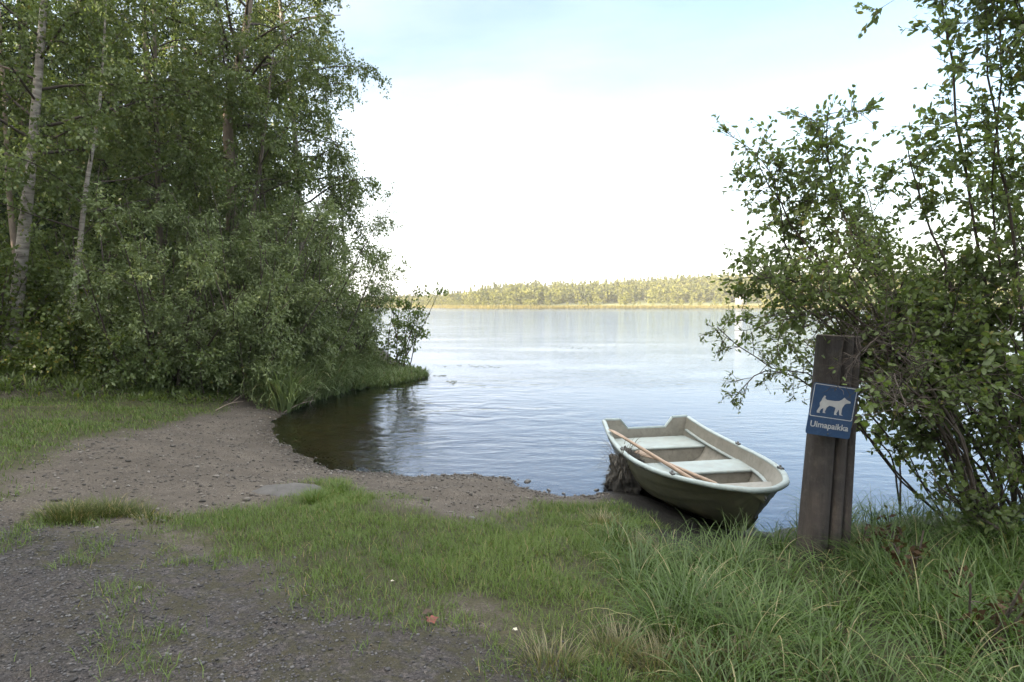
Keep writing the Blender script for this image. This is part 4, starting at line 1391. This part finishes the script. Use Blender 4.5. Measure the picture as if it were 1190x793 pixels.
def oar(label, a, b, roll):
    """a: handle end, b: blade end, in boat coordinates"""
    a = np.array(a, dtype=float); b = np.array(b, dtype=float)
    ln = np.linalg.norm(b - a)
    r = thing('oar', label, 'oar', group='oars lying in the boat')
    mb = MB(); mb.tube(np.array([[0, 0, 0], [0.14, 0, 0], [0.16, 0, 0], [ln - 0.55, 0, 0], [ln - 0.02, 0, 0]]), [0.016, 0.016, 0.023, 0.021, 0.010], 10, caps=True)
    mb.build('shaft', M_OAR, r, True)
    g = []
    for u in np.linspace(0, 1, 10):
        w = 0.02 + 0.05 * sstep(0, 0.55, u)
        if u > 0.93:
            w *= 0.85
        x = ln - 0.62 + 0.62 * u
        g.append([(x, -w, 0.004), (x, 0, 0.011), (x, w, 0.004), (x, w, -0.004), (x, 0, -0.011), (x, -w, -0.004)])
    mb = MB(); mb.grid(np.array(g), closed=True)
    mb.add([g[-1][0], g[-1][1], g[-1][2], g[-1][3], g[-1][4], g[-1][5]], [[0, 1, 4, 5], [1, 2, 3, 4]])
    mb.build('blade', M_OAR, r)
    x = Vector(unit(b - a)); z = Vector((0, 0, 1)); y = z.cross(x).normalized(); z = x.cross(y)
    m = Matrix((x, y, z)).transposed().to_4x4() @ Matrix.Rotation(roll, 4, 'X')
    r.matrix_world = BOATM @ Matrix.Translation(Vector(a)) @ m


ysg = -1
oar('wooden oar lying close along the boat rim, the outer of the two', (3.25, -0.30, 0.525), (0.62, -0.675, 0.605), 0.3)
oar('wooden oar slanting across the middle seat, inner of the two', (3.3, -0.12, 0.525), (1.1, -0.42, 0.40), -0.2)

# ------------------------------------------------------------------ timber post with dog sign
pb = on_ground(955, 655)
M_POST = solid_mat('weathered_timber', (0.050, 0.042, 0.039), 0.9, scale=5, stretch=(5, 5, 0.5), col2=(0.026, 0.022, 0.020), bump=0.9, bscale=30, dirt=(0.075, 0.065, 0.056))
M_POSTTOP = solid_mat('timber_end', (0.16, 0.135, 0.11), 0.9, scale=20, col2=(0.09, 0.075, 0.06), bump=0.5)
pt = P(975, 391, pb[1] + 0.03)
post = thing('sign_post', 'thick leaning timber post of three bundled logs carrying a blue dog sign', 'post', tuple(pb))
up = unit(pt - pb); H_ = np.linalg.norm(pt - pb)
side = unit(np.array([1, 0, 0]) - up * up[0]); fwd = np.cross(up, side)
wtop = 47 / 700 * pb[1]; wbot = 56 / 700 * pb[1]
for k, (u0, u1, dep) in enumerate(((-0.5, 0.02, 0.0), (0.0, 0.27, -0.012), (0.25, 0.5, 0.015))):
    rows = []
    for h in np.linspace(-0.25, 1, 14):
        w = wbot + (wtop - wbot) * max(h, 0)
        cxx = (u0 + u1) / 2 * w; rw = (u1 - u0) / 2 * w; rd = (0.5 * w) * (0.66 if k == 0 else 0.55)
        ring = []
        for j in range(22):
            th = 2 * math.pi * j / 22
            kx = np.sign(math.cos(th)) * abs(math.cos(th)) ** 0.75; ky = np.sign(math.sin(th)) * abs(math.sin(th)) ** 0.75
            rr = 1 + 0.025 * math.sin(th * 3 + k * 2 + h * 3) + 0.015 * math.sin(th * 7 + k + h * 5)
            ring.append(up * H_ * h + side * (cxx + kx * rw * rr) + fwd * (dep + ky * rd * rr))
        rows.append(ring)
    mb = MB(); mb.grid(np.array(rows), closed=True)
    lg = mb.build('log', M_POST, post, True)
    mb = MB(); topr = np.array(rows[-1]); c0 = topr.mean(0)
    inner = c0 + (topr - c0) * 0.93 + up * 0.008
    mb.grid(np.array([topr, inner, np.repeat(c0[None] + up * (0.008 + 0.003 * k), 22, 0)]), closed=True)
    mb.build('log_end', M_POSTTOP, lg)

# sign
M_BLUE = solid_mat('sign_blue', (0.008, 0.040, 0.112), 0.5, scale=14, col2=(0.007, 0.031, 0.086), dirt=(0.03, 0.06, 0.12))
M_WHITE = solid_mat('sign_white', (0.40, 0.40, 0.40), 0.5, scale=14, col2=(0.30, 0.30, 0.31))
Ys = pb[1] - 0.20
TL, TR, BLc, BR = P(942.5, 444.5, Ys), P(993, 450.5, Ys - 0.0), P(939, 503, Ys), P(991, 512, Ys)
cS = (TL + TR + BLc + BR) / 4
sx = unit((TR - TL) + (BR - BLc)); sy = (TL - BLc) + (TR - BR); sy = unit(sy - sx * (sy @ sx)); sn = np.cross(sx, sy)
SW = (np.linalg.norm(TR - TL) + np.linalg.norm(BR - BLc)) / 2; SH = (np.linalg.norm(TL - BLc) + np.linalg.norm(TR - BR)) / 2
SIGN = Matrix.Translation(cS - pb) @ Matrix((Vector(sx), Vector(sy), Vector(sn))).transposed().to_4x4()
print('sign size', SW, SH, 'post base', pb, 'width', wbot)


def flat_poly(name, loops_, z, mat, parent, th=0.0015):
    import bmesh
    bm = bmesh.new()
    for lp in loops_:
        a = [bm.verts.new((x, y, z)) for x, y in lp]
        f = bm.faces.new(a)
        r = bmesh.ops.extrude_face_region(bm, geom=[f])
        for vtx in [e for e in r['geom'] if isinstance(e, bmesh.types.BMVert)]:
            vtx.co.z = z + th
    bmesh.ops.recalc_face_normals(bm, faces=bm.faces[:])
    bmesh.ops.triangulate(bm, faces=[q for q in bm.faces if len(q.verts) > 4])
    me = bpy.data.meshes.new(name); bm.to_mesh(me); bm.free(); me.materials.append(mat)
    return link(name, me, parent)


def rrect(x0, y0, x1, y1, r, n=5):
    out = []
    for cx, cy, a0 in ((x1 - r, y1 - r, 0), (x0 + r, y1 - r, 90), (x0 + r, y0 + r, 180), (x1 - r, y0 + r, 270)):
        for k in range(n + 1):
            a = R(a0 + 90 * k / n)
            out.append((cx + r * math.cos(a), cy + r * math.sin(a)))
    return out


hw, hh = SW / 2, SH / 2
sign = flat_poly('sign', [rrect(-hw, -hh, hw, hh, 0.018)], 0, M_BLUE, post, 0.004)
sign.matrix_local = SIGN
sign['label'] = 'blue sign with a white dog and the word Uimapaikka'
b0, b1, yb0 = hw - 0.006, hw - 0.012, -hh * 0.30
frame_out = rrect(-b0, yb0, b0, hh - 0.006, 0.014); frame_in = rrect(-b1, yb0 + 0.006, b1, hh - 0.012, 0.011)
mb = MB()
mb.grid(np.array([[(*p, 0.0052) for p in frame_out], [(*p, 0.0052) for p in frame_in]]), closed=True)
mb.build('white_border', M_WHITE, sign)
# dog silhouette (head right, tail up left)
dog = [(-0.70, -0.02), (-0.62, 0.16), (-0.60, 0.30), (-0.52, 0.52), (-0.44, 0.50), (-0.46, 0.34), (-0.36, 0.24), (0.05, 0.24), (0.28, 0.28), (0.42, 0.40), (0.52, 0.58), (0.60, 0.50),
       (0.70, 0.42), (0.88, 0.34), (0.88, 0.22), (0.70, 0.18), (0.60, 0.10), (0.54, -0.06), (0.50, -0.20), (0.50, -0.62), (0.60, -0.70), (0.42, -0.70), (0.34, -0.30), (0.24, -0.62), (0.30, -0.72), (0.14, -0.72),
       (0.14, -0.56), (0.16, -0.22), (-0.02, -0.16), (-0.18, -0.14), (-0.30, -0.30), (-0.36, -0.62), (-0.30, -0.70), (-0.46, -0.70), (-0.46, -0.36), (-0.58, -0.46), (-0.64, -0.66), (-0.60, -0.74), (-0.76, -0.74), (-0.78, -0.62), (-0.66, -0.26)]
area_h = (hh - 0.012) - yb0
flat_poly('dog_symbol', [[(x * hw * 0.86, yb0 + area_h * 0.45 + y * area_h * 0.44) for x, y in dog]], 0.0045, M_WHITE, sign, 0.0012)
cu = bpy.data.curves.new('lettering', 'FONT')
cu.body = 'Uimapaikka'
cu.size = 0.05; cu.align_x = 'CENTER'; cu.align_y = 'CENTER'; cu.extrude = 0.0006; cu.offset = 0.0008
to = bpy.data.objects.new('lettering_curve', cu); COL.objects.link(to)
dg = bpy.context.evaluated_depsgraph_get()
tme = bpy.data.meshes.new_from_object(to.evaluated_get(dg))
bpy.data.objects.remove(to)
tme.materials.clear(); tme.materials.append(M_WHITE)
co = np.array([v.co[:] for v in tme.vertices]); k_ = (SW * 0.86) / (co[:, 0].max() - co[:, 0].min())
lt = link('lettering', tme, sign)
lt.scale = (k_, k_, 1)
lt.location = (0, -hh * 0.60, 0.0052)
for sgx in (-1,):
    pass
for yy_ in (hh - 0.035, -hh + 0.02):
    mb = MB(); mb.tube(np.array([[0, yy_, 0.003], [0, yy_, 0.008]]), 0.006, 8, caps=True); mb.build('screw', M_IRON, sign)

# ------------------------------------------------------------------ small things on ground and water
q = on_ground(500, 723)
M_REDLEAF = solid_mat('red_leaf', (0.16, 0.035, 0.02), 0.7, scale=30, col2=(0.06, 0.02, 0.015))
M_BROWNLEAF = solid_mat('brown_leaf', (0.05, 0.03, 0.02), 0.8, scale=30)


def fallen_leaf(label, px, py, s, mat, rz, tilt):
    q = on_ground(px, py)
    th = np.linspace(0, 2 * math.pi, 15)[:-1]
    rr = 1 + 0.28 * np.cos(5 * th)
    v = np.stack([rr * np.cos(th) * s, rr * np.sin(th) * s * 0.8, 0.012 + 0.35 * s * np.cos(th) ** 2], 1)
    mb = MB()
    mb.add(np.vstack([v, [[0, 0, 0.012]]]), [[i, (i + 1) % 14, 14] for i in range(14)])
    mb.tube(np.array([[-s, 0, 0.014], [-1.7 * s, 0.1 * s, 0.02]]), 0.0015, 4)
    o = mb.build('fallen_leaf', mat)
    o.location = (q[0], q[1], q[2] + 0.02); o.rotation_euler = (tilt, 0.1, rz)
    return tag(o, label, 'leaf', 'fallen leaves on the grass')


fallen_leaf('curled red fallen leaf on the short grass', 501, 726, 0.034, M_REDLEAF, 0.4, 0.3)
fallen_leaf('dark brown fallen leaf touching the red one', 497, 718, 0.032, M_BROWNLEAF, 1.9, -0.2)
fallen_leaf('pale fallen leaf on the grass towards the sedge', 598, 738, 0.016, solid_mat('pale_leaf', (0.45, 0.42, 0.33), 0.7), 1.0, 0.1)
fallen_leaf('small pale fallen leaf in the middle of the lawn', 456, 681, 0.014, solid_mat('pale_leaf', (0.45, 0.42, 0.33), 0.7), 2.0, 0.1)

# dead branches on the cove bank
for i, (a, b, r_, lab) in enumerate([((318, 472, 0), (352, 462, 0.25), 0.018, 'bare stick lying along the bank at the head of the cove'), ((360, 470, 0.0), (392, 452, 0.35), 0.014, 'bare stick poking from the bank under the willows'),
                                     ((250, 478, 0.02), (290, 470, 0.12), 0.012, 'pale stick on the bank grass below the thicket'), ((330, 480, 0), (372, 470, 0.15), 0.012, 'forked wet stick in the edge of the cove water')]):
    p = on_ground(a[0], a[1]); e = on_ground(b[0], b[1])
    p[2] = max(p[2], WATER) + 0.01; e = np.array([e[0], min(e[1], p[1] + 0.8), max(gz(e[0], min(e[1], p[1] + .8)), WATER) + b[2]])
    mid = (p + e) / 2 + np.array([0, 0, 0.05])
    mb = MB(); pp = smooth_path([p, mid, e], 8); mb.tube(pp, np.linspace(r_, r_ * .4, 8), 6)
    mb.tube(np.array([pp[4], pp[4] + (e - p) * 0.25 + np.array([0.05, 0.1, 0.12])]), [r_ * .5, r_ * .2], 5)
    o = mb.build('fallen_branch', M_BARKP)
    tag(o, lab, 'stick', 'fallen branches on the bank')

# lily patches and floating weed
M_LILY = solid_mat('water_weed', (0.05, 0.06, 0.03), 0.5, scale=8)
gl = 'floating weed patches'
for i, (px, py, nl, sx_, sy_, lab) in enumerate([(513, 437, 10, 0.22, 0.3, 'small dark weed clump floating off the tip of the spit'), (540, 425, 12, 1.0, 0.7, 'thin scatter of floating leaves beyond the spit'), (560, 427, 7, 0.7, 0.5, 'second thin scatter of floating leaves farther out'),
                                            (668, 405, 12, 0.8, 0.5, 'dark weed patch floating in the middle of the lake'), (535, 392, 7, 2.6, 1.2, 'faint weed patch far out beyond the spit'), (528, 445, 8, 0.25, 0.3, 'few floating leaves between the weed clump and the spit')]):
    c = on_z(px, py, WATER)
    r_ = np.random.default_rng(200 + i)
    mb = MB()
    for _ in range(nl):
        x, y = r_.normal(size=2) * (sx_ * 0.5, sy_ * 0.5)
        rr = r_.uniform(0.025, 0.06) * (1 + c[1] / 90)
        th = np.linspace(0.25, 6.03, 10)
        v = np.vstack([np.stack([x + rr * np.cos(th), y + rr * np.sin(th), 0.008 + 0.008 * r_.uniform() * np.sin(th)], 1), [[x, y, 0.012]]])
        mb.add(v, [[k2, k2 + 1, 10] for k2 in range(9)])
    o = mb.build('floating_weed', M_LILY); o.location = (c[0], c[1], WATER)
    tag(o, lab, 'water weed', gl, 'stuff')

# ------------------------------------------------------------------ far shore
def far_y(x):
    return 455 + 0.10 * x + 18 * np.sin(x / 90.0) + np.clip(-x - 15, 0, 400) * 1.9


def far_z(x, y):
    d = y - far_y(x)
    hill = 13 * sstep(30, 260, d) * (0.35 + 0.65 * sstep(-70, 40, x)) * (0.75 + 0.5 * fbm(x, y * 0.3, 0.011, 15)) + 6 * sstep(200, 420, d) * sstep(-40, 160, x) + 9 * sstep(40, 220, d) * sstep(60, 240, x)
    return WATER - 1.5 + 2.0 * sstep(-6, 4, d) + 0.03 * np.clip(d, 0, 60) + hill + 1.5 * (fbm(x, y, 0.02, 5) - .5) * sstep(10, 60, d)


fxs = np.arange(-520, 900, 12.0); fys = np.concatenate([np.arange(380, 700, 6.0), np.arange(700, 1300, 40.0)])
FX, FY = np.meshgrid(fxs, fys); FZ = far_z(FX, FY)
ii = np.arange(FX.size).reshape(FX.shape)
ff = np.stack([ii[:-1, :-1], ii[:-1, 1:], ii[1:, 1:], ii[1:, :-1]], -1).reshape(-1, 4)
M_FARG = solid_mat('far_meadow', (0.20, 0.19, 0.07), 0.95, scale=0.02, col2=(0.11, 0.13, 0.05))
tag(link('far_hill', mesh_np('far_hill', np.stack([FX.ravel(), FY.ravel(), FZ.ravel()], 1), ff, M_FARG, None, True)), 'low hill on the far shore of the lake', 'hill', kind='structure')

M_FART = leaf_mat('far_tree_leaf', (0.042, 0.06, 0.020), (0.16, 0.158, 0.045), transl=0.25, gloss=0.0)
rng = np.random.default_rng(909)
LP, LD, SZ, HU = [], [], [], []
vt = []
ntree = 0
for _ in range(9000):
    x = rng.uniform(-260, 520); y = far_y(np.array(x)) + rng.uniform(6, 330)
    x = float(x); y = float(y)
    d = y - float(far_y(np.array(x)))
    if d < 9 or abs(x / y) > 0.98:
        continue
    ru = fbm(np.array([x]), np.array([y]), 0.018, 7)[0]
    meadow = (x > 30) and (18 < d < 75) and ru > 0.40
    if meadow and rng.uniform() < 0.9:
        continue
    if d < 30 and rng.uniform() < 0.55:
        continue
    con = rng.uniform() < (0.22 if d > 45 else 0.05)
    h = rng.uniform(9, 15) if con else rng.uniform(6, 11)
    if d < 40:
        h *= 0.55
    h *= rng.choice([0.85, 1.0, 1.0, 1.12]) * 1.15 * (0.75 + 0.25 * float(sstep(-90, -10, x)))
    z = float(far_z(np.array(x), np.array(y)))
    n = 40 if d < 200 else 28
    if con:
        t = rng.uniform(0.12, 1, n); rad = (1 - t) * h * 0.17 + 0.2
    else:
        t = rng.uniform(0.1, 1, n); rad = np.sqrt(np.clip(1 - ((t - 0.55) / 0.48) ** 2, 0.02, 1)) * h * 0.27
    a = rng.uniform(0, 6.28, n)
    LP.append(np.stack([x + rad * np.cos(a) * rng.uniform(.5, 1.1, n), y + rad * np.sin(a) * rng.uniform(.5, 1.1, n), z + t * h], 1))
    HU.append(np.clip((0.30 if con else 0.60) + 0.3 * ru + rng.normal() * 0.10 + rng.normal(size=n) * 0.06, 0, 1))
    SZ.append(np.full(n, h * (0.13 if con else 0.17)))
    ntree += 1
LP = np.concatenate(LP); HU = np.concatenate(HU); SZ = np.concatenate(SZ)
n = len(LP)
a = unit(rng.normal(size=(n, 3)) + np.array([0, 0, -0.2])); nn = unit(rng.normal(size=(n, 3))); s = unit(np.cross(nn, a))
v = np.stack([LP - a * SZ[:, None] * .6, LP + s * SZ[:, None] * .5, LP + a * SZ[:, None] * .6, LP - s * SZ[:, None] * .5], 1)
tag(link('far_forest', mesh_np('far_forest', v.reshape(-1, 3), np.arange(n * 4).reshape(-1, 4), M_FART, np.repeat(np.stack([HU, rng.uniform(0, 1, n)], 1), 4, axis=0))),
    'sunlit mixed forest on the far shore', 'forest', kind='stuff')
print('far trees', ntree, 'quads', n)
# reed belt along the far shore
x = rng.uniform(-230, 480, 26000); y = far_y(x) + rng.uniform(-3, 12, 26000) * (0.3 + 1.4 * fbm(x, x * 0, 0.03, 3))
xy = np.stack([x, y], 1)
tag(link('reed_belt', blade_mesh('reed_belt', rng, xy, far_z(x, y) - 0.2, rng.uniform(1.2, 2.6, 26000), np.full(26000, 0.5), rng.uniform(0, .4, 26000), rng.uniform(0, .8, 26000), leaf_mat('far_reed', (0.16, 0.14, 0.05), (0.26, 0.22, 0.09), gloss=0.0), 2)),
    'golden reed belt along the far shore', 'reeds', kind='stuff')
# houses
M_HWALL = solid_mat('house_wall', (0.34, 0.32, 0.29), 0.8, scale=0.5); M_HROOF = solid_mat('house_roof', (0.16, 0.13, 0.12), 0.85, scale=0.5); M_HWIN = solid_mat('house_window', (0.03, 0.035, 0.04), 0.1, scale=1)
for i, (px, Yd, w, dp, h, lab) in enumerate([(861, 500, 7, 6, 3.6, 'small pale house with a grey roof among the trees on the far shore')]):
    x = P(px, 350, Yd)[0]; z = float(far_z(np.array(x), np.array(float(Yd))))
    z = max(z, CAMZ + (3.5 if px == 861 else 2.0))
    r_ = thing('house', lab, 'house', (x, Yd, z))
    r_.rotation_euler = (0, 0, 0.3 - 0.5 * i)
    mb = MB(); mb.box((0, 0, h / 2 - 1.5), (w, dp, h + 3)); wl = mb.build('wall', M_HWALL, r_)
    e = 0.5
    rf = np.array([(-w / 2 - e, -dp / 2 - e, h), (w / 2 + e, -dp / 2 - e, h), (w / 2 + e, 0, h + dp * .38), (-w / 2 - e, 0, h + dp * .38), (-w / 2 - e, dp / 2 + e, h), (w / 2 + e, dp / 2 + e, h)])
    mb = MB(); mb.add(rf, [[0, 1, 2, 3], [3, 2, 5, 4]]); mb.add(rf, [[0, 3, 4], [1, 5, 2]])
    ro = mb.build('roof', M_HROOF, r_)
    mb = MB(); mb.box((w * .2, 0, h + dp * .38), (0.8, 0.8, 2.0)); mb.build('chimney', M_HROOF, ro)
    for kx in (-.3, 0, .3):
        mb = MB(); mb.box((kx * w, -dp / 2 - 0.02, h * .55), (1.4, 0.1, 1.4)); mb.build('window', M_HWIN, r_)

# ------------------------------------------------------------------ haze
hm, hnt, hout = new_mat('evening_haze')
pv = N(hnt, 'ShaderNodeVolumePrincipled')
pv.inputs['Color'].default_value = (0.92, 0.93, 0.95, 1)
pv.inputs['Density'].default_value = 0.0002
pv.inputs['Anisotropy'].default_value = 0.0
L(hnt, pv.outputs[0], hout.inputs['Volume'])
mb = MB(); mb.box((0, 0, 28), (6200, 3200, 68))
tag(mb.build('haze', hm), kind='stuff')

# ------------------------------------------------------------------ light
SUN_EL, SUN_DIR = R(12), np.array([-0.85, -0.5])
sund = bpy.data.lights.new('sun', 'SUN'); sund.energy = 4.8; sund.angle = R(0.5); sund.color = (1.0, 0.86, 0.66)
sun = bpy.data.objects.new('sun', sund); COL.objects.link(sun)
to_sun = Vector((SUN_DIR[0] * math.cos(SUN_EL) / np.linalg.norm(SUN_DIR), SUN_DIR[1] * math.cos(SUN_EL) / np.linalg.norm(SUN_DIR), math.sin(SUN_EL)))
sun.rotation_euler = to_sun.to_track_quat('Z', 'Y').to_euler()
sun.location = (-30, -20, 30)
w = bpy.data.worlds.new('World'); S.world = w; w.use_nodes = True
nt = w.node_tree; nt.nodes.clear()
sky = nt.nodes.new('ShaderNodeTexSky'); sky.sky_type = 'NISHITA'; sky.sun_disc = False
sky.sun_elevation = SUN_EL
sky.sun_rotation = math.atan2(to_sun.x, to_sun.y)
sky.altitude = 100; sky.air_density = 1.0; sky.dust_density = 2.0; sky.ozone_density = 1.0
tc = nt.nodes.new('ShaderNodeTexCoord')
sep = nt.nodes.new('ShaderNodeSeparateXYZ'); L(nt, tc.outputs['Generated'], sep.inputs[0])
# thin high veil of cloud
n1 = noise(nt, 1.6, 6, 0.55, tc.outputs['Generated'], dist=0.4, stretch=(1, 1, 3.5))
veil = ramp(nt, n1, [(0.35, (0, 0, 0)), (0.7, (1, 1, 1))])
low = ramp(nt, sep.outputs[2], [(0.0, (1, 1, 1)), (0.13, (0.6, 0.6, 0.6)), (0.27, (0.06, 0.06, 0.06)), (0.36, (0.0, 0.0, 0.0))])
side = N(nt, 'ShaderNodeMapRange'); L(nt, sep.outputs[0], side.inputs[0])
for k_, v_ in ((1, -0.25), (2, 0.45), (3, 1.3), (4, 0.3)):
    side.inputs[k_].default_value = v_
fac = math_(nt, 'ADD', math_(nt, 'MULTIPLY', math_(nt, 'ADD', math_(nt, 'MULTIPLY', veil, 0.26), 0.07), side.outputs[0]), math_(nt, 'MULTIPLY', low, 0.5), True)
skyc = mixc(nt, fac, sky.outputs[0], (5.0, 5.1, 5.3))
# added cloud sheet overhead, unseen above the frame, to brighten the shaded shore
high = ramp(nt, sep.outputs[2], [(0.50, (0, 0, 0)), (0.72, (1, 1, 1))])
n2 = noise(nt, 1.1, 5, 0.55, tc.outputs['Generated'], dist=0.3)
skyc = mixc(nt, math_(nt, 'MULTIPLY', high, ramp(nt, n2, [(0.3, (0.45, 0.45, 0.45)), (0.65, (0.95, 0.95, 0.95))])), skyc, (12.8, 12.6, 12.1))
bg = nt.nodes.new('ShaderNodeBackground'); bg.inputs['Strength'].default_value = 0.080
L(nt, skyc, bg.inputs['Color'])
ow = nt.nodes.new('ShaderNodeOutputWorld'); L(nt, bg.outputs[0], ow.inputs['Surface'])

S.view_settings.view_transform = 'Standard'
S.view_settings.look = 'None'
S.view_settings.gamma = 1
S.view_settings.use_curve_mapping = False
S.view_settings.exposure = 2.45
S.render.engine = 'CYCLES'
S.cycles.max_bounces = 6
S.cycles.diffuse_bounces = 3
S.cycles.glossy_bounces = 3
S.cycles.transparent_max_bounces = 8
S.cycles.transmission_bounces = 3
S.cycles.caustics_reflective = False
S.cycles.caustics_refractive = False
S.cycles.sample_clamp_indirect = 6
S.cycles.use_denoising = True
S.cycles.denoiser = 'OPENIMAGEDENOISE'
